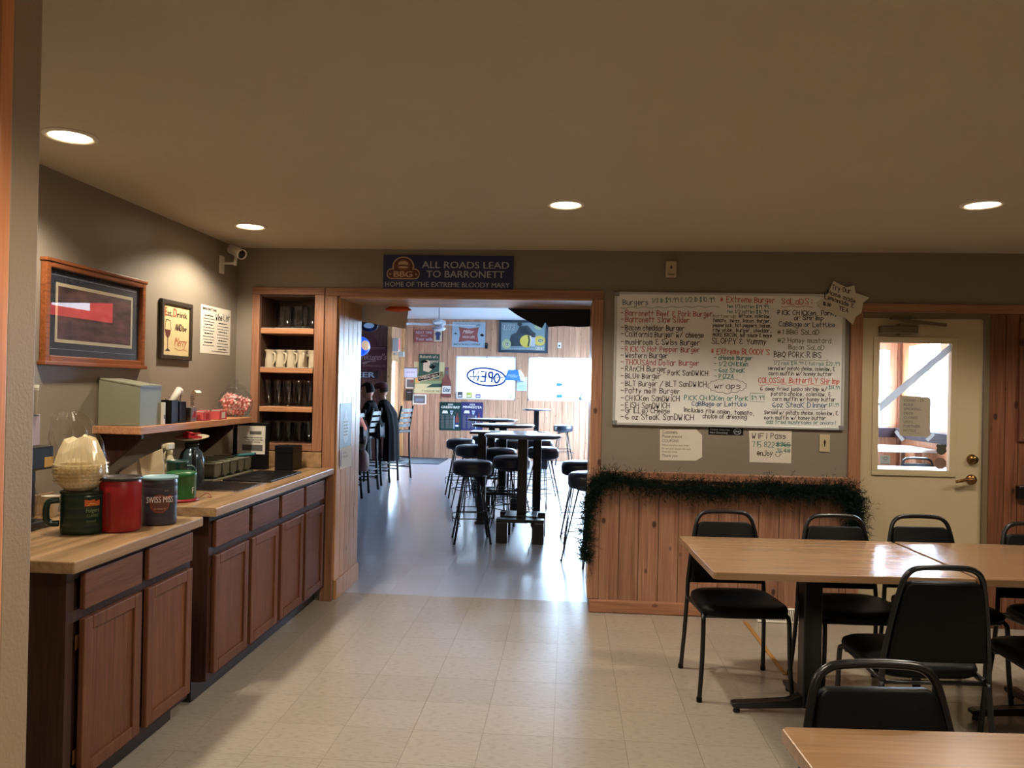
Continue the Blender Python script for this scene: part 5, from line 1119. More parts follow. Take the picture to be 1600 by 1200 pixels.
for (x, y, lab) in [(-.585, 8.1, 'bar stool just behind the front table pedestal'), (-1.18, 9.45, 'second bar stool in the left row going back'), (-1.46, 10.5, 'third bar stool in the left row going back'), (-.79, 9.05, 'bar stool half hidden between the front and second tables'), (-1.23, 11.4, 'farthest bar stool of the left row'),
                    (-.30, 9.4, 'bar stool right of the tables, the nearer one'), (-.40, 10.75, 'bar stool right of the tables, the farther one'), (-.82, 10.7, 'bar stool hidden behind the table pedestals'), (-.10, 15.3, 'lone bar stool by the small table under the right window'), (.135, 7.72, 'bar stool cut by the doorway edge, the farther one'), (.20, 6.72, 'bar stool cut by the doorway edge, the nearer one')]:
    dup(s0, (x, y, 0), (x*7+y*3) % 1.5, lab)
TT = plain('table_laminate_dark', srgb(70, 72, 80), .14)
def pub_table(label, x, y, z, R_, posts=True):
    t = thing('pub_table', label, 'table', (x, y, 0), 0, 'round pub tables')
    bm = NB(); lathe(bm, [(0, z-.028), (R_-.01, z-.028), (R_, z-.02), (R_, z-.006), (R_-.005, z), (0, z)], 40); obj('tabletop', bm, TT, t)
    bx('column', BLACKM, t, -.048, .048, -.048, .048, .25, z-.028, .006)
    bm = NB(); box(bm, -.16, .16, -.16, .16, .235, .25, .003); obj('base_plate', bm, BLACKM, t)
    for sx in (-1, 1):
        for sy in (-1, 1): bx('leg_block', BLACKM, t, sx*.175-.055, sx*.175+.055, sy*.22-.055, sy*.22+.055, 0, .20, .006)
    for sy in (-1, 1): bx('cross_bar', BLACKM, t, -.23, .23, sy*.22-.055, sy*.22+.055, .20, .235, .004)
    bx('cross_bar', BLACKM, t, -.045, .045, -.165, .165, .205, .232, .003)
    return t
pub_table('front round pub table on a heavy black pedestal', -.445, 7.70, 1.035, .385)
pub_table('second round pub table, behind the front one', -.80, 9.55, 1.04, .385)
pub_table('third round pub table going back toward the window', -1.09, 11.1, 1.04, .36)
pub_table('small round pub table under the right window', -.60, 14.6, 1.10, .27)
t = thing('pub_table', 'rectangular pub table between the front and second round tables', 'table', (-.64, 8.55, 0))
bx('tabletop', TT, t, -.43, .43, -.16, .16, .985, 1.012, .004); bx('column', BLACKM, t, -.35, -.26, -.05, .05, .02, .985, .004); bx('column', BLACKM, t, .26, .35, -.05, .05, .02, .985, .004)
bx('foot', BLACKM, t, -.36, -.25, -.13, .13, 0, .025, .003); bx('foot', BLACKM, t, .25, .36, -.13, .13, 0, .025, .003)
o1 = bx('menu_sheet', WHITE, None, -.07, .07, -.1, .1, 0, .002); o1.location = (-.30, 8.56, 1.0125); o1.rotation_euler = (0, 0, -.3); tag(o1, 'white menu sheet lying on the right end of the rectangular pub table', 'paper')
o1 = bx('menu_sheet', plain('green_menu', srgb(130, 180, 160), .6), None, -.06, .06, -.05, .05, 0, .002); o1.location = (-.80, 8.52, 1.0125); tag(o1, 'pale green menu sheet on the left end of the rectangular pub table', 'paper')
# --- ladder-back bar chairs along the bar (facing the bar at the left)
def bar_chair(label, loc, rz):
    t = thing('bar_chair', label, 'chair', loc, rz, 'black ladder-back bar chairs')
    for sy in (-1, 1):
        bm = NB(); tube(bm, [(-.20, sy*.19, 0), (-.18, sy*.18, .74)], .019, 4); obj('leg', bm, DARKWOOD, t)
        bm = NB(); tube(bm, curve([(.22, sy*.19, 0), (.19, sy*.18, .4), (.18, sy*.18, .76), (.21, sy*.175, .98), (.25, sy*.17, 1.17)], 4), .019, 4); obj('leg', bm, DARKWOOD, t)
    bx('seat', DARKWOOD, t, -.21, .20, -.205, .205, .74, .78, .01)
    for z, x in ((.86, .195), (.94, .205), (1.02, .222), (1.10, .238)):
        bm = NB(); c = curve([(x, -.17, z), (x+.028, 0, z), (x, .17, z)], 5)
        for i in range(len(c)-1):
            a, b = c[i], c[i+1]
            q4 = [bm.verts.new((p_.x+dx, p_.y, p_.z+dz)) for dx in (-.007, .007) for p_ in (a, b) for dz in (-.026, .026)]
            bm.faces.new((q4[0], q4[1], q4[3], q4[2])); bm.faces.new((q4[4], q4[6], q4[7], q4[5])); bm.faces.new((q4[1], q4[5], q4[7], q4[3])); bm.faces.new((q4[0], q4[2], q4[6], q4[4]))
        obj('slat', bm, plain('black_satin_slat', srgb(20, 20, 26), .38, spec=.3), t)
    bm = NB()
    for z in (.22, .30): tube(bm, [(-.19, -.185, z), (-.19, .185, z)], .010, 6); tube(bm, [(.20, -.185, z), (.20, .185, z)], .010, 6)
    for sy in (-1, 1): 
        for z in (.18, .34): tube(bm, [(-.19, sy*.185, z), (.2, sy*.185, z)], .010, 6)
    obj('stretcher', bm, DARKWOOD, t)
    return t
bc = bar_chair('nearest ladder-back bar chair, holding the person in salmon shirt', (-2.93, 9.85, 0), -.15)
dup(bc, (-2.93, 10.75, 0), -.1, 'second ladder-back bar chair from the doorway, under the person in dark sweatshirt'); dup(bc, (-2.95, 11.55, 0), -.1, 'third ladder-back bar chair from the doorway, with the long black coat'); dup(bc, (-2.80, 12.3, 0), -.35, 'farthest ladder-back bar chair, empty')
# bar counter
t = thing('bar_counter', 'long dark wooden bar counter along the left of the bar room', 'bar', (-3.75, 9.8, 0))
bx('body', CABDARK, t, -.25, .25, -3.3, 3.3, 0, 1.03); bx('bar_top', plain('varnished_bar_top', srgb(84, 50, 34), .2), t, -.33, .36, -3.35, 3.35, 1.03, 1.08, .01); bx('foot_rail', BRASS, t, .36, .40, -3.3, 3.3, .2, .24, .01)
# --- people at the bar
SKIN = plain('skin', srgb(176, 128, 106), .55)
def skin_mesh(name, verts, edges, radii, mat, parent=None, sub=2):
    me = bpy.data.meshes.new(name); me.from_pydata(verts, edges, []); ob = bpy.data.objects.new(name, me); COL.objects.link(ob)
    md = ob.modifiers.new('s', 'SKIN'); ss = ob.modifiers.new('d', 'SUBSURF'); ss.levels = sub; ss.render_levels = sub
    for i, r_ in enumerate(radii):
        me.skin_vertices[0].data[i].radius = r_ if isinstance(r_, tuple) else (r_, r_)
    me.skin_vertices[0].data[0].use_root = True
    bpy.context.view_layer.update()
    dg = bpy.context.evaluated_depsgraph_get(); me2 = bpy.data.meshes.new_from_object(ob.evaluated_get(dg)); me2.name = name
    bpy.data.objects.remove(ob); bpy.data.meshes.remove(me)
    for p_ in me2.polygons: p_.use_smooth = True
    me2.materials.clear(); me2.materials.append(mat); o = bpy.data.objects.new(name, me2); COL.objects.link(o)
    if parent: o.parent = parent
    return o
def head(parent, c, yaw, pitch, hair, hat=None, long_hair=False):
    "faces -x before yaw"
    M = Matrix.Translation(c) @ Matrix.Rotation(yaw, 4, 'Z') @ Matrix.Rotation(pitch, 4, 'Y')
    bm = NB(); bmesh.ops.create_uvsphere(bm, u_segments=24, v_segments=18, radius=1)
    for v in bm.verts:
        x, y, z = v.co; j = 1-.22*max(0, -z)**1.2
        v.co = Vector((x*.098*(1 if x > 0 else .96), y*.076*j, z*.118+(.004 if x < 0 else 0)))
        if x < -.75 and abs(y) < .22 and -.35 < z < .12: v.co.x -= .020*(1-abs(y)/.22)*(1-abs(z+.15)/.3)     # nose
        if x < -.6 and -.92 < z < -.62 and abs(y) < .4: v.co.x -= .012                                           # chin
        if x < -.7 and .02 < z < .25 and .2 < abs(y) < .55: v.co.x += .008                                        # eye sockets
    o = obj('head', bm, SKIN, parent, smooth=True); o.matrix_local = M
    bm = NB()
    for s_ in (-1, 1): bmesh.ops.create_uvsphere(bm, u_segments=10, v_segments=8, radius=.011, matrix=Matrix.Translation((-.086, s_*.03, .012)))
    e = obj('eye', bm, WHITE, o, smooth=True)
    bm = NB()
    for s_ in (-1, 1): bmesh.ops.create_uvsphere(bm, u_segments=10, v_segments=8, radius=.02, matrix=Matrix.Translation((.008, s_*.078, -.005)) @ Matrix.Diagonal((.8, .35, 1.35, 1)))
    e = obj('ear', bm, SKIN, o, smooth=True)
    bm = NB(); bmesh.ops.create_uvsphere(bm, u_segments=24, v_segments=18, radius=1); dl = []
    for v in bm.verts:
        x, y, z = v.co
        if (x < -.35 and z < .45) or z < -.45-(.5 if long_hair else 0): dl.append(v)
        v.co = Vector((x*.110+.004, y*.087, z*.124+.008))
        if long_hair and x > -.1 and z < 0: v.co.z -= .05*(-z); v.co.x += .01
    bmesh.ops.delete(bm, geom=dl, context='VERTS'); e = obj('hair', bm, hair, o, smooth=True)
    if hat:
        bm = NB(); lathe(bm, [(.115, .035), (.118, .05), (.112, .09), (.09, .125), (.04, .142), (0, .145)], 24); prism(bm, [(-.10, -.07), (-.17, -.045), (-.185, 0), (-.17, .045), (-.10, .07)], .035, .043, plane='xy'); e = obj('hat', bm, hat, o, smooth=True)
    return o
def person(label, loc, mat, leg_mat, hair, hat=None, lean=.18, yaw=0, long_hair=False):
    "seated facing -x, hands on the bar"
    t = thing('person', label, 'person', loc); t.scale = (.92, .92, .92)
    L_ = lean
    V = [(0, 0, .93), (-.02, 0, .99), (-.05-L_*.3, 0, 1.10), (-.07-L_*.6, 0, 1.24), (-.08-L_*.8, 0, 1.33), (-.09-L_, 0, 1.40)]
    R_ = [(.165, .125), (.15, .115), (.16, .12), (.165, .11), (.10, .08), (.052, .052)]
    E = [(i, i+1) for i in range(5)]
    for s_ in (-1, 1):
        b = len(V); sx = -.07-L_*.65
        V += [(sx, s_*.17, 1.30), (sx-.10, s_*.24, 1.10), (sx-.20, s_*.23, 1.115), (sx-.36, s_*.15, 1.115)]; R_ += [.072, .058, .048, .036]
        E += [(3, b), (b, b+1), (b+1, b+2), (b+2, b+3)]
    body = skin_mesh('jacket' if False else 'torso', V, E, R_, mat, t)
    V = [(0.02, 0, .93), (-.02, .10, .92), (-.40, .12, .83), (-.40, .12, .58), (-.36, .12, .36), (-.46, .12, .345), (-.02, -.10, .92), (-.40, -.12, .83), (-.40, -.12, .58), (-.36, -.12, .36), (-.46, -.12, .345)]
    skin_mesh('trousers', V, [(0, 1), (1, 2), (2, 3), (3, 4), (4, 5), (0, 6), (6, 7), (7, 8), (8, 9), (9, 10)], [.12, .10, .078, .062, .05, .042, .10, .078, .062, .05, .042], leg_mat, t)
    for s_ in (-1, 1):
        sx = -.07-L_*.65-.36; V = [(sx+.03, s_*.15, 1.115), (sx-.03, s_*.145, 1.108)]; R2 = [.028, .032]; E = [(0, 1)]
        for k in range(4):
            b = len(V); y0 = s_*.145+(k-1.5)*.019; l_ = [.062, .072, .068, .054][k]
            V += [(sx-.055, y0, 1.108), (sx-.055-l_*.6, y0, 1.106), (sx-.055-l_, y0, 1.096)]; R2 += [.011, .009, .008]; E += [(1, b), (b, b+1), (b+1, b+2)]
        b = len(V); V += [(sx-.03, s_*.145-s_*.035, 1.104), (sx-.065, s_*.145-s_*.055, 1.102)]; R2 += [.012, .009]; E += [(1, b), (b, b+1)]
        skin_mesh('hand', V, E, R2, SKIN, t, 1)
    bm = NB(); tube(bm, [(-.085-L_*.95, 0, 1.37), (-.095-L_*1.05, 0, 1.46)], .05, 12); obj('neck', bm, SKIN, t)
    head(t, (-.115-L_*1.1, 0, 1.535), yaw, -.15, hair, hat, long_hair)
    return t
CL = dict(spec=.1)
HAIRD = plain('dark_hair', srgb(16, 12, 11), .75, spec=.15, noise=.3, nscale=60); HAIRB = plain('brown_hair', srgb(50, 34, 26), .75, spec=.15, noise=.3, nscale=60)
DJ = plain('dark_trousers', srgb(30, 32, 40), .8)
person('person in a salmon shirt seated nearest the doorway, mostly behind the jamb', (-2.69, 9.9, 0), plain('salmon_shirt', srgb(204, 128, 106), .85, spec=.1), DJ, HAIRB, long_hair=True, lean=.1)
person('person in a dark sweatshirt with dark hair seated at the bar', (-2.72, 10.9, 0), plain('black_sweatshirt', srgb(14, 14, 18), .9, spec=.08), DJ, HAIRD, lean=.05, yaw=.3)
person('person in a black jacket and reddish cap seated farther along the bar', (-2.74, 11.75, 0), plain('black_jacket', srgb(10, 10, 13), .85, spec=.08), DJ, HAIRB, plain('dull_red_cap', srgb(74, 44, 44), .85, spec=.1), lean=.03, yaw=.2)
# long coat hanging over the third chair
bm = NB(); n = 40; rings = []
for z, rx, ry, cx in [(1.30, .03, .10, .16), (1.26, .07, .20, .18), (1.12, .085, .25, .24), (.9, .09, .25, .27), (.6, .10, .27, .27), (.42, .11, .28, .27)]:
    rings.append([bm.verts.new((cx+rx*(1+.16*math.sin(i*PI/2.5+z*2)*(z < 1.2))*math.cos(2*PI*i/n), ry*(1+.05*math.sin(i*PI/2.5))*math.sin(2*PI*i/n), z)) for i in range(n)])
bm.faces.new(rings[0][::-1])
for a, b in zip(rings, rings[1:]):
    for i in range(n): bm.faces.new((a[i], a[(i+1) % n], b[(i+1) % n], b[i]))
o1 = obj('coat', bm, plain('black_coat', srgb(9, 9, 13), .85, spec=.08), smooth=True); o1.location = (-2.93, 11.55, -.05); tag(o1, 'long black coat draped over the back of the third bar chair', 'coat')
# bags and a jacket on the nearest chair
bm = NB(); lathe(bm, [(0, 0), (.10, .01), (.13, .10), (.11, .22), (.05, .28), (.02, .29)], 16)
for v in bm.verts: v.co.x *= .6
tube(bm, curve([(0, -.08, .24), (0, -.05, .38), (0, .05, .38), (0, .08, .24)], 5), .008, 6); o1 = obj('handbag', bm, plain('brown_bag', srgb(120, 92, 84), .7), smooth=True); o1.location = (-2.66, 9.95, .36); tag(o1, 'brown handbag hanging on the back of the nearest bar chair', 'bag')
bm = NB(); tube(bm, curve([(-2.665, 9.80, .96), (-2.645, 9.84, .82), (-2.65, 9.86, .74), (-2.665, 9.84, .66)], 4), [.03]*4+[.055]*5+[.05]*3+[.02], 10); o1 = obj('scarf', bm, plain('taupe_scarf', srgb(128, 118, 112), .85)); tag(o1, 'light taupe scarf bunched on the back of the nearest bar chair', 'scarf')
# floor mat
o1 = bx('floor_mat', plain('black_rubber_mat', srgb(38, 44, 54), .8), None, -3.42, -2.45, 14.65, 15.85, .0003, .012, .003); tag(o1, 'dark rubber mat on the floor at the entry door', 'mat')
# ceiling fan
t = thing('ceiling_fan', 'white ceiling fan with flat blades in the bar room', 'fan', (-2.25, 13.2, 2.889)); WF = plain('white_fan_enamel', srgb(206, 210, 220), .35)
bm = NB(); lathe(bm, [(0, 0), (.06, 0), (.05, -.03), (.012, -.04), (.012, -.26), (.0, -.26)], 16); obj('down_rod', bm, WF, t); bm = NB(); lathe(bm, [(0, -.25), (.05, -.25), (.11, -.27), (.115, -.34), (.06, -.365), (0, -.365)], 28); obj('motor', bm, WF, t)
bm = NB(); lathe(bm, [(0, -.37), (.06, -.37), (.11, -.385), (.12, -.405), (.08, -.44), (0, -.45)], 24); obj('light_bowl', bm, plain('opal_glass', srgb(214, 220, 228), .3), t)
for k in range(4):
    bm = NB(); prism(bm, [(.10, -.025), (.2, -.06), (.60, -.07), (.63, -.04), (.63, .04), (.60, .07), (.2, .06), (.10, .025)], -.004, .004, plane='xy', M=Matrix.Rotation(.12+k*PI/2, 4, 'Z') @ Matrix.Translation((0, 0, -.335)) @ Matrix.Rotation(.2, 4, 'X')); obj('blade', bm, WF, t)
# banner, fish and flag at the bar side of the opening
bm = NB(); n = 26
def cloth(bm, pts_top, pts_bot, nx, ny, f, th=.004):
    G = []
    for i in range(nx+1):
        a = i/nx; col_ = []
        tp = [pts_top[0][k]*(1-a)+pts_top[1][k]*a for k in range(2)]; bp_ = [pts_bot[0][k]*(1-a)+pts_bot[1][k]*a for k in range(2)]
        for j in range(ny+1):
            b = j/ny; col_.append((tp[0]*(1-b)+bp_[0]*b, f(a, b), tp[1]*(1-b)+bp_[1]*b))
        G.append(col_)
    for off in (0, th):
        V = [[bm.verts.new((x, y+off, z)) for x, y, z in c_] for c_ in G]
        for i in range(nx):
            for j in range(ny): bm.faces.new((V[i][j], V[i+1][j], V[i+1][j+1], V[i][j+1]))
cloth(bm, ((-1.70, 2.16), (-1.235, 2.16)), ((-1.70, 2.0), (-1.262, 1.935)), 20, 8, lambda a, b: 5.89+.015*math.sin(a*9+b*2)*b)
o1 = obj('banner', bm, plain('grey_white_banner', srgb(206, 200, 196), .8), smooth=True); tag(o1, 'greyish white cloth banner hanging behind the top left of the doorway', 'banner')
bm = NB(); lathe(bm, [(0, 0), (.09, .012), (.10, .02), (.06, .045), (0, .05)], 24); bmesh.ops.transform(bm, matrix=Matrix.Diagonal((1.05, .35, 1, 1)), verts=bm.verts)
o1 = obj('hanging_ornament', bm, plain('orange_balloon', srgb(212, 82, 40), .45), smooth=True); o1.location = (-1.315, 5.845, 2.06); tag(o1, 'shrivelled orange ornament hanging in front of the white banner', 'decoration')
bm = NB(); FLAGM = plain('navy_flag', srgb(22, 28, 44), .85)
pts = [(-.50, 2.16), (-.50, 2.118), (-.40, 2.05), (-.29, 1.99), (-.215, 1.955), (-.19, 2.0), (-.165, 1.965), (-.05, 1.975), (.06, 1.968), (.17, 1.975), (.17, 2.16)]
prism(bm, pts, 5.87, 5.878); o1 = obj('flag', bm, FLAGM); tag(o1, 'dark navy flag sagging behind the top right of the doorway', 'flag')
# neon beer lamps at the bar
t = thing('globe_lamp', 'glowing blue globe beer lamp hanging at the left edge of the doorway view', 'lamp', (-2.47, 9.0, 1.95)); bm = NB(); bmesh.ops.create_uvsphere(bm, u_segments=24, v_segments=16, radius=.115)
obj('globe', bm, plain('blue_glow', (.01, .12, .9, 1), .3, emit=(.01, .10, 1, 1), es=.9), t, smooth=True)
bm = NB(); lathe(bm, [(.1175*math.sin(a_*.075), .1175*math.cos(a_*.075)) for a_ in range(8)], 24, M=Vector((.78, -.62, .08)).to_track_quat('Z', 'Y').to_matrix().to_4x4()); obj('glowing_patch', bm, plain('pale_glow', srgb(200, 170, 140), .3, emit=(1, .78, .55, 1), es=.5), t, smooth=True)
bm = NB(); tube(bm, [(0, 0, .115), (0, 0, .939)], .006, 6); obj('cord', bm, BLACKM, t)
t = thing('round_bar_sign', 'dark oval bar sign with a pale lit face above the blue globe', 'sign', (-2.42, 9.2, 2.21)); bm = NB(); lathe(bm, [(0, -.02), (.10, -.02), (.11, 0), (.10, .02), (0, .02)], 28, M=Matrix.Rotation(PI/2, 4, 'X') @ Matrix.Diagonal((1, .7, 1, 1))); obj('frame', bm, plain('sign_dark_blue', srgb(24, 32, 58), .4), t)
bm = NB(); lathe(bm, [(0, .0215), (.062, .021), (.065, .02)], 24, M=Matrix.Rotation(PI/2, 4, 'X') @ Matrix.Diagonal((1, .5, 1, 1))); obj('face', bm, plain('sign_pale_blue', srgb(120, 160, 200), .4, emit=(.3, .5, .8, 1), es=.35), t); bm = NB(); tube(bm, [(0, 0, .07), (0, 0, .679)], .004, 6); obj('cord', bm, BLACKM, t)
# red wall on the bar side: big beer sign
PALE = plain('pale_rose_print', srgb(150, 122, 120), .6); MR = plain('sign_maroon', srgb(78, 26, 34), .5)
r, s = panel('beer_sign', 'big maroon beer sign with white script lettering on the red side wall', 'sign', (-4.85, 14.985, 1.80), 0, 1.31, .46, .03, MR)
s.text(PALE, "Leinenkugel's", .33, .40, .98, .27, shear=.35, bold=.02); s.poly(PALE, [(.60, .28), (.66, .33), (.78, .36), (.69, .28), (.65, .20), (.62, .20)], name='print'); s.text(PALE, 'CHIPPEWA FALLS, WIS.', .62, .1, .97, .07); s.rect(PALE, .72, .86, .95, .88, name='print'); s.rect(PALE, .72, .92, .95, .94, name='print'); s.done()
bm = NB(); prism(bm, [(.86+.24*math.cos(PI*k/16), .461+.24*math.sin(PI*k/16)) for k in range(17)], -.03, 0); obj('round_top', bm, MR, r)
r, s = panel('beer_sign', 'dark sign reading BEER below the big maroon sign', 'sign', (-4.6, 14.985, 1.615), 0, .86, .15, .02, plain('sign_black_brown', srgb(46, 24, 26), .5)); s.text(GREYL, 'BEER', .37, .15, .92, .68, bold=.03); s.done()
# --- signs on the far wall
def farp(name, label, cat, tl, br, mat, t=.012, Y=YF, pn='panel', rz=0):
    a = P(tl[0], tl[1], 1, Y); b = P(br[0], br[1], 1, Y)
    return panel(name, label, cat, (a.x, Y-.001, b.z), 0, b.x-a.x, a.z-b.z, t, mat, partname=pn)
REDW = plain('brick_red_sign', srgb(120, 56, 52), .5); PBL = plain('poster_blue', srgb(38, 56, 96), .5); SKYG = plain('sky_grey_sign', srgb(160, 180, 194), .45)
r, s = farp('wall_sign', 'small brick red sign about your wife with a cream end and blue ribbon', 'sign', (648, 515), (692, 535), REDW)
s.text(GREYL, 'NEXT TIME', .05, .66, .62, .22, bold=.02); s.text(GREYL, 'BRING', .22, .45, .45, .12); s.text(GREYL, 'Your wife', .05, .12, .64, .26, bold=.02); s.rect(CRM, .68, .05, .97, .95); s.ell(PBL, .825, .68, .1, .18, lift=2); s.rect(PBL, .76, .18, .89, .6, lift=2); s.done()
r, s = farp('wall_sign', 'pale blue-grey beer sign with a maroon panel and script, left of the framed poster', 'sign', (707, 503), (758, 543), SKYG)
s.poly(REDW, [(.2, .20), (.5, .26), (.8, .20), (.76, .5), (.8, .80), (.5, .74), (.2, .80), (.24, .5)]); s.text(WHITE, 'Miller', .32, .55, .66, .14, shear=.4, bold=.02, lift=3); s.text(WHITE, 'HIGH LIFE', .32, .36, .68, .09, bold=.03, lift=3); s.text(INK, 'WISCONSIN BORN LIKE', .1, .86, .85, .07, bold=.01); s.text(INK, 'BAIT & TACKLE COMPANY', .06, .08, .86, .07, bold=.01); s.poly(INK, [(.04, .5), (.10, .58), (.17, .5), (.10, .52)]); s.poly(INK, [(.83, .48), (.9, .56), (.97, .48), (.92, .42)]); s.done()
r, s = farp('framed_poster', 'black framed football beer poster with yellow helmets high on the far wall', 'poster', (780, 500), (856, 552), plain('teal_grey_poster', srgb(112, 132, 136), .35))
FRM = plain('dark_teal_frame', srgb(30, 42, 54), .4); bm = NB(); w, h = s.w, s.h; f = .05
for a in [(0, f, 0, h), (w-f, w, 0, h), (f, w-f, 0, f), (f, w-f, h-f, h)]: box(bm, a[0], a[1], -.03, 0, a[2], a[3], .004)
obj('frame', bm, FRM, r)
GOLD = plain('helmet_gold', srgb(190, 168, 72), .4); GRNP = plain('helmet_green', srgb(36, 66, 52), .5); DKP = plain('poster_dark', srgb(34, 44, 52), .5)
s.poly(DKP, [(.18, .2), (.25, .55), (.36, .62), (.42, .82), (.58, .84), (.68, .68), (.75, .6), (.70, .2)]); s.text(WHITE, 'LITE', .1, .70, .32, .15, shear=.2, bold=.04, lift=3); s.text(PBL, 'LITE', .11, .71, .31, .13, shear=.2, bold=.0, lift=4); s.ell(DKP, .42, .92-.04, .05, .06, lift=2)
s.ell(GOLD, .57, .36, .14, .19, lift=3); s.line(GRNP, [(.60, .52), (.62, .4), (.60, .22)], .03, lift=5); s.line(WHITE, [(.64, .52), (.66, .4), (.64, .22)], .02, lift=5); s.rect(GREYL, .66, .2, .74, .48, lift=4)
for (u, v, ru, rv) in [(.83, .38, .12, .15), (.16, .26, .09, .15), (.80, .80, .08, .08)]:
    s.ell(GOLD if v > .3 and u < .84 and v < .5 else plain('helmet_pale', srgb(160, 168, 120), .5), u, v, ru, rv, lift=3); s.ell(WHITE, u+.02, v, ru*.5, rv*.42, lift=4); s.ell(GRNP, u+.02, v, ru*.44, rv*.36, lift=5); s.text(WHITE, 'G', u-.005, v-rv*.2, u+.05, rv*.4, bold=.03, lift=6)
s.text(GREYL, 'on any given sunday', .22, .10, .74, .06, bold=.01, lift=6); s.text(WHITE, 'GREAT', .75, .09, .92, .10, bold=.04, lift=6); s.done()
bx('cable', BLACKM, r, .22, .226, -.01, -.004, h, h+.06); bx('cable', BLACKM, r, .26, .266, -.01, -.004, h, h+.06)
r, s = farp('poster', 'pale yellow-green stadium poster with a cream border', 'poster', (647, 565), (694, 615), plain('stadium_poster', srgb(196, 184, 136), .5), .004)
s.rect(plain('field_green', srgb(124, 136, 92), .5), .02, .30, .98, .62); s.rect(plain('stand_brown', srgb(128, 108, 70), .5), .45, .4, .95, .7, lift=2); s.rect(YEL, .05, .32, .2, .5, lift=2); s.poly(GRNP, [(.4, .18), (.6, .30), (.95, .32), (.95, .2)], lift=2); s.text(INK, 'IT IS KICKOFF TIME', .28, .04, .85, .06); 
for k in range(3): s.greek(INK, .48, .92, .5+k*.07, .05, k, 'print')
s.done()
r, s = farp('wall_sign', 'dark green legend sign with a leaning player and curved stadium banner, over the pale poster', 'sign', (655, 553), (686, 592), GRNP, .02, YF-.006)
s.text(LTAN, 'Bobarth of a', .06, .84, .94, .11, bold=.02); s.text(LTAN, 'Legend', .44, .66, .96, .12, bold=.02); s.ell(LTAN, .40, .62, .17, .14, lift=2); s.poly(LTAN, [(.22, .60), (.52, .48), (.70, .42), (.5, .26), (.22, .32)], lift=2); s.poly(INK, [(.06, .66), (.22, .76), (.42, .72), (.42, .66), (.2, .64)], lift=3); s.poly(INK, [(.5, .44), (.7, .38), (.86, .52), (.66, .56)], lift=3)
s.poly(LTAN, [(-.06, .06), (.5, .18), (1.06, .30), (1.02, .10), (.5, -.06), (-.02, -.14)], lift=4); s.poly(INK, [(-.03, .05), (.5, .16), (1.03, .27), (1.0, .12), (.5, -.03), (.0, -.11)], lift=5); s.text(LTAN, 'LAMBEAU FIELD', .03, .02, .97, .12, bold=.03, lift=6, rot=.13); s.done()
r, s = farp('wall_sign', 'white and lavender shallow card above the small photo on the far wall', 'sign', (632, 574), (652, 590), plain('lavender_white', srgb(198, 196, 216), .6), .02); s.rect(INKG, 0, .9, 1, 1); s.greek(INKG, .2, .8, .5, .1, 4, 'print'); s.done()
r, s = farp('photo', 'small white bordered photo below the lavender card', 'picture', (634, 591), (648, 607), WHITE, .004); s.rect(INKG, .12, .12, .88, .88, name='print'); s.rect(REDW, .5, .6, .88, .88, lift=2, name='print'); s.done()
r, s = farp('wall_box', 'small black box below the white bordered photo', 'box', (635, 608), (645, 626), BLACKM, .05); s.greek(GREYL, .2, .8, .7, .08, 2); s.done()
r, s = farp('photo', 'white bordered grey snapshot to the right of the black box', 'picture', (645, 616), (666, 632), WHITE, .004); s.rect(INKG, .1, .12, .9, .88, name='print'); s.rect(plain('photo_blue', srgb(110, 120, 140), .6), .2, .3, .8, .6, lift=2, name='print'); s.done()
# bottle shaped sign
c0_ = P(697.5, 621, 1, YF); t = thing('bottle_sign', 'bottle-shaped beer sign beside the left window', 'sign', (c0_.x, YF-.001, c0_.z)); bm = NB()
outl = [(-.09, 0), (-.095, .02), (-.095, .30), (-.08, .36), (-.045, .42), (-.035, .5), (-.035, .60), (-.04, .62), (.04, .62), (.035, .60), (.035, .5), (.045, .42), (.08, .36), (.095, .30), (.095, .02), (.09, 0)]
prism(bm, outl, -.02, 0, bev=.004); obj('bottle', bm, plain('amber_bottle', srgb(112, 62, 56), .35), t); s = Sign(t, 1, 1, .02); s.rect(WHITE, -.09, .08, .09, .24, name='label'); s.text(PBL, 'Lite', -.07, .12, .07, .09, shear=.3, bold=.04, name='label', lift=3); s.rect(PBL, -.035, .60, .035, .62, name='label'); s.rect(INKG, -.033, .46, .033, .56, name='label'); s.done()
# schedule posters
r, s = farp('schedule_poster', 'dark green 2020 Green Bay schedule poster on the far wall', 'poster', (687, 628), (720, 673), plain('schedule_green', srgb(26, 54, 50), .4), .004)
def sched(s, title, col):
    s.text(WHITE, '2020', .38, .89, .62, .055, bold=.02); s.text(WHITE, title, .08, .78, .94, .085, bold=.04); s.poly(WHITE, [(.12, .60), (.16, .70), (.36, .70), (.40, .60)]); s.poly(GREYL, [(.52, .58), (.48, .70), (.64, .70), (.60, .58), (.56, .55)]); s.text(PBL, 'NFL', .50, .62, .62, .04, bold=.03, lift=3)
    for k in range(9):
        for u in (.08, .30, .48): s.rect(INKG, u, .50-k*.052, u+.14, .53-k*.052, name='print')
    s.rect(SKYG, .66, .06, .70, .52, name='print'); s.poly(REDW, [(.74, .1), (.74, .42), (.79, .52), (.80, .64), (.84, .64), (.85, .52), (.90, .42), (.90, .1)], name='print', lift=2); s.rect(PBL, .74, .1, .90, .28, name='print', lift=3); s.rect(WHITE, .75, .14, .89, .2, name='print', lift=4); s.done()
sched(s, 'GREEN BAY', 0)
r, s = farp('schedule_poster', 'dark purple-blue 2020 Minnesota schedule poster next to the green one', 'poster', (721, 628), (754, 673), plain('schedule_purple', srgb(44, 42, 88), .4), .004); sched(s, 'MINNESOTA', 0)
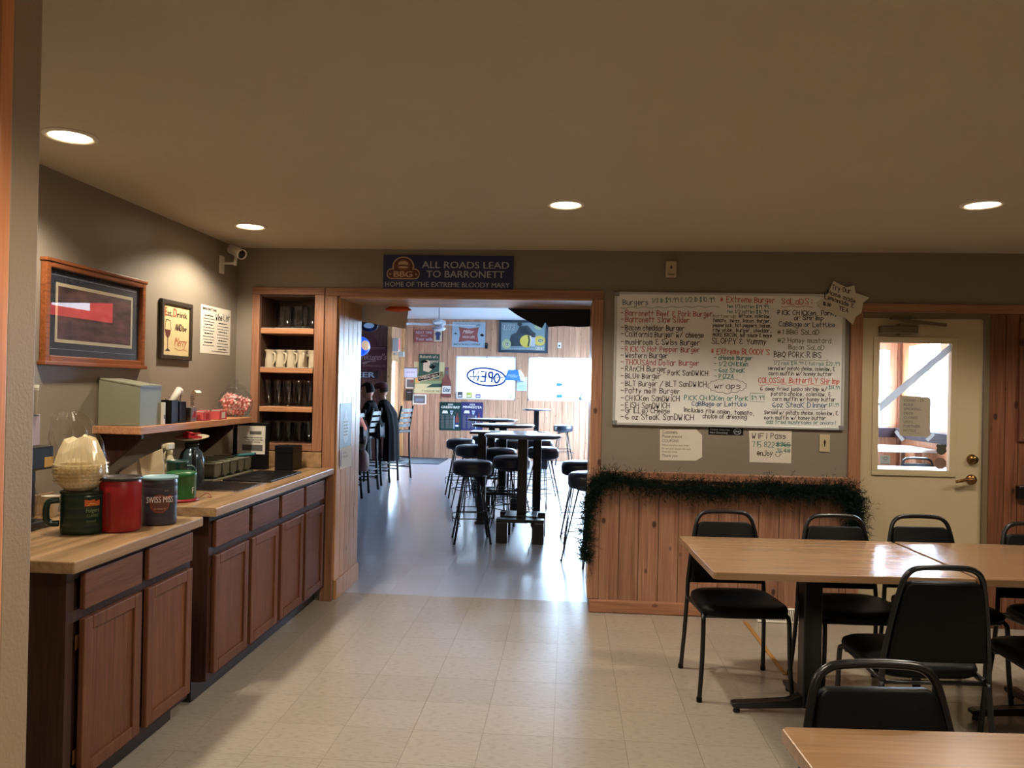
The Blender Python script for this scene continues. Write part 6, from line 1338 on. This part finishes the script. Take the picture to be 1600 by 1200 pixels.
r, s = farp('paper_notice', 'pale blue paper between the two far windows', 'notice', (808, 589), (823, 611), plain('pale_blue_paper', srgb(168, 190, 208), .6), .003); 
for k in range(3): s.greek(INKG, .2, .8, .2+k*.08, .05, k+3, 'print')
s.done()
# outlet, sensor on far wall
r, s = farp('wall_outlet', 'small white wall plate on the far wall above the right window', 'outlet', (871, 535), (877, 544), WPLASTIC, .01); s.ell(INK, .5, .4, .2, .15); s.done()
r, s = farp('clock_box', 'small black thermostat right of the pale beer sign', 'thermostat', (758, 536), (762, 545), BLACKM, .03); s.rect(INKG, .2, .6, .8, .85); s.done()
# emergency light on the left entry wall
t = thing('emergency_light', 'white emergency light box with a red face above the entry door', 'emergency light', (-3.44, 14.97, 2.05)); bx('housing', WPLASTIC, t, 0, .12, -.12, 0, .10, .36, .006); bx('exit_face', plain('exit_red', srgb(196, 88, 84), .5, emit=(1, .2, .15, 1), es=.25), t, .121, .126, -.11, -.01, .14, .34); bx('battery_box', WPLASTIC, t, .12, .22, -.10, 0, .0, .10, .006)
bm = NB(); lathe(bm, [(0, 0), (.03, 0), (.045, .05), (0, .055)], 14, c=(.05, -.06, .03)); obj('lamp_head', bm, WPLASTIC, t)
# window things: open sign (seen from behind), small box lamp, items on the sill
def fp(px, py, Y): return P(px, py, 1, Y)
BLN = plain('blue_neon_tube', srgb(14, 40, 100), .5, spec=.1)
cc = fp(760, 589, 15.93); t = thing('open_sign', 'neon OPEN sign seen from behind in the left far window', 'sign', (cc.x, 15.93, cc.z)); bm = NB()
tube(bm, [(.40*math.cos(2*PI*k/40), 0, .18*math.sin(2*PI*k/40)-.0*k) for k in range(40)], .019, 6, closed=True); ring_ = obj('oval_tube', bm, BLN, t); ring_.rotation_euler = (0, .09, 0)
bm = NB(); xx = {'N': -.22, 'E': -.07, 'P': .07, 'O': .22}
for ch, x0 in xx.items():
    for k in GL[ch].split():
        sm = k[0] == '~'; k = k.lstrip('~'); pt = [(int(k[i])-2, int(k[i+1])-5) for i in range(0, len(k), 2)]; pt = [Vector((x0-a*.026, 0, b*.034)) for a, b in pt]
        tube(bm, curve(pt, 3) if sm else pt, .021, 5)
o2 = obj('letter_tube', bm, BLN, t); o2.rotation_euler = (0, .09, 0)
bx('backing_bar', BLN, t, -.36, .36, .012, .02, -.01, .01); bx('hanger', BLN, t, -.005, .005, .012, .018, .17, .43)
cc = fp(803, 587, 15.93); t = thing('beer_window_sign', 'blue trapezoid beer sign beside the OPEN sign in the left far window', 'sign', (cc.x, 15.93, cc.z)); bm = NB(); prism(bm, [(-.20, -.10), (.14, -.10), (.08, .12), (-.12, .12)], -.03, .03, bev=.004); obj('face', bm, plain('bright_blue_sign', srgb(58, 112, 176), .4), t)
bm = NB(); prism(bm, [(.141, -.10), (.22, -.12), (.20, .02), (.12, .12), (.081, .12)], -.03, .05, bev=.003); obj('side', bm, WPLASTIC, t); s = Sign(t, 1, 1, .03); s.text(SKYG, 'Miller', -.13, -.04, .1, .07, shear=.4, bold=.02); s.done()
bx('cord', BLACKM, t, -.002, .002, -.002, .002, .12, .43)
for k, (px, lab, mt, w_) in enumerate([(719, 'dark box on the sill of the left far window', plain('sill_dark', srgb(70, 74, 78), .5), .11), (733, 'yellow-green can on the sill of the left far window', plain('sill_yellow', srgb(170, 168, 70), .5), .13), (747, 'small purple card on the sill of the left far window', plain('sill_purple', srgb(96, 84, 140), .5), .11), (798, 'little grey figurine at the right end of the left window sill', plain('sill_grey', srgb(140, 140, 130), .5), .05)]):
    c_ = fp(px, 624, 15.97); r = boxthing('sill_item', lab, 'box', c_.x, 15.96, 1.2665, w_, .04, [.11, .10, .07, .06][k], mt, bev=.01); bx('lid', mt, r, -w_/2-.003, w_/2+.003, -.022, .022, [.11, .10, .07, .06][k], [.11, .10, .07, .06][k]+.012, .003); bx('label', WHITE, r, -w_*.3, w_*.3, -.0212, -.0202, .02, .05)
for k, (px, py) in enumerate([(874, 601), (874, 619)]):
    c_ = fp(px, py, 15.93); t = thing('window_tag', ['upper', 'lower'][k]+' small blue tag hanging in the right far window', 'tag', (c_.x, 15.93, c_.z), 0); bx('tag', plain('bright_blue_sign', srgb(58, 112, 176), .4), t, -.065, .065, -.004, .004, -.035, .035, .002); bm = NB(); tube(bm, [(0, 0, .035), (0, 0, .45 if k == 0 else .25)], .003, 5); obj('string', bm, INKG, t)
c_ = fp(908, 624, 15.97); t = thing('potted_plant', 'tiny potted plant on the sill of the right far window', 'plant', (c_.x, 15.95, 1.2665)); bm = NB(); lathe(bm, [(0, 0), (.05, 0), (.065, .09), (.06, .09), (0, .08)], 16); obj('pot', bm, plain('grey_pot', srgb(120, 132, 124), .5), t)
bm = NB(); rb = random.Random(8)
for k in range(14): tube(bm, curve([(0, 0, .08), (rb.uniform(-.04, .08), rb.uniform(-.03, .03), .16), (rb.uniform(-.08, .2), rb.uniform(-.03, .03), rb.uniform(.2, .38))], 3), [.004]*4+[.006, .004, .002], 4)
obj('foliage', bm, plain('pale_leaf', srgb(110, 130, 96), .6), t)
# bright trinket strip on the right edge of the doorway, notice on the left jamb
r = thing('jamb_poster', 'blue-grey poster with a white slip below it on the pine jamb', 'poster', (-1.597, 5.35, .90), PI/2)
bx('sheet', plain('slate_poster', srgb(92, 116, 138), .45, noise=.15, nscale=30), r, -.02, .26, -.0015, 0, .14, .465); bx('slip', WHITE, r, -.0, .28, -.003, -.0016, 0, .15); s = Sign(r, .25, .465, .0015)
s.ell(SKYG, .5, .60, .28, .22, lift=1); s.ell(SKYG, .5, .82, .12, .08, lift=1)
for k in range(5): s.greek(INKG, .3, .72, .5+k*.05, .035, k, 'print')
s.t = .0032; s.text(INKG, 'NOW', .18, .22, .55, .035); s.text(INKG, 'AVAILABLE', .18, .16, .75, .035); s.rect(REDW, -.08, .05, .1, .3, lift=2); s.done()
# lit beer sign on the right wall of the bar room (its red glow is what the picture glass mirrors)
r = thing('lit_beer_sign', 'red lit beer sign with a white panel on the right wall of the bar room', 'sign', (1.775, 10.35, 2.25), -PI/2); bx('case', BLACKM, r, 0, 1.6, -.06, 0, 0, .42, .01)
bx('red_face', plain('red_glow', (1, .05, .04, 1), .4, emit=(1, .06, .05, 1), es=5), r, .03, 1.57, -.064, -.0605, .03, .39); bx('white_face', plain('white_glow', (1, .9, .9, 1), .4, emit=(.9, .9, 1, 1), es=9), r, .55, 1.3, -.068, -.0645, .15, .37)
# deck furniture beyond the door glass
t = thing('deck_table', 'near white-topped table on the deck behind the door glass', 'table', (3.05, 7.6, .05)); DT = plain('snowy_table_top', srgb(206, 208, 212), .5); bx('tabletop', DT, t, -.6, .75, -.35, .35, .72, .75, .006); [bx('leg', STEEL, t, a_, a_+.04, b_, b_+.04, -.05, .72) for a_ in (-.5, .6) for b_ in (-.3, .26)]
t2 = dup(t, (3.2, 8.9, .055), 0, 'farther white-topped table on the deck behind the door glass')
t2.scale = (1, 1, 1.16)
for k, (x, y, rz, lab) in enumerate([(2.42, 6.6, .1, 'dark chair on the deck at the lower left of the door glass'), (3.62, 8.1, PI, 'chair between the two deck tables behind the door glass'), (2.85, 8.15, PI+.1, 'chair left of the far deck table, its frame seen through the glass')]): dup(c0, (x, y, 0), rz+PI, lab, 'deck chairs')
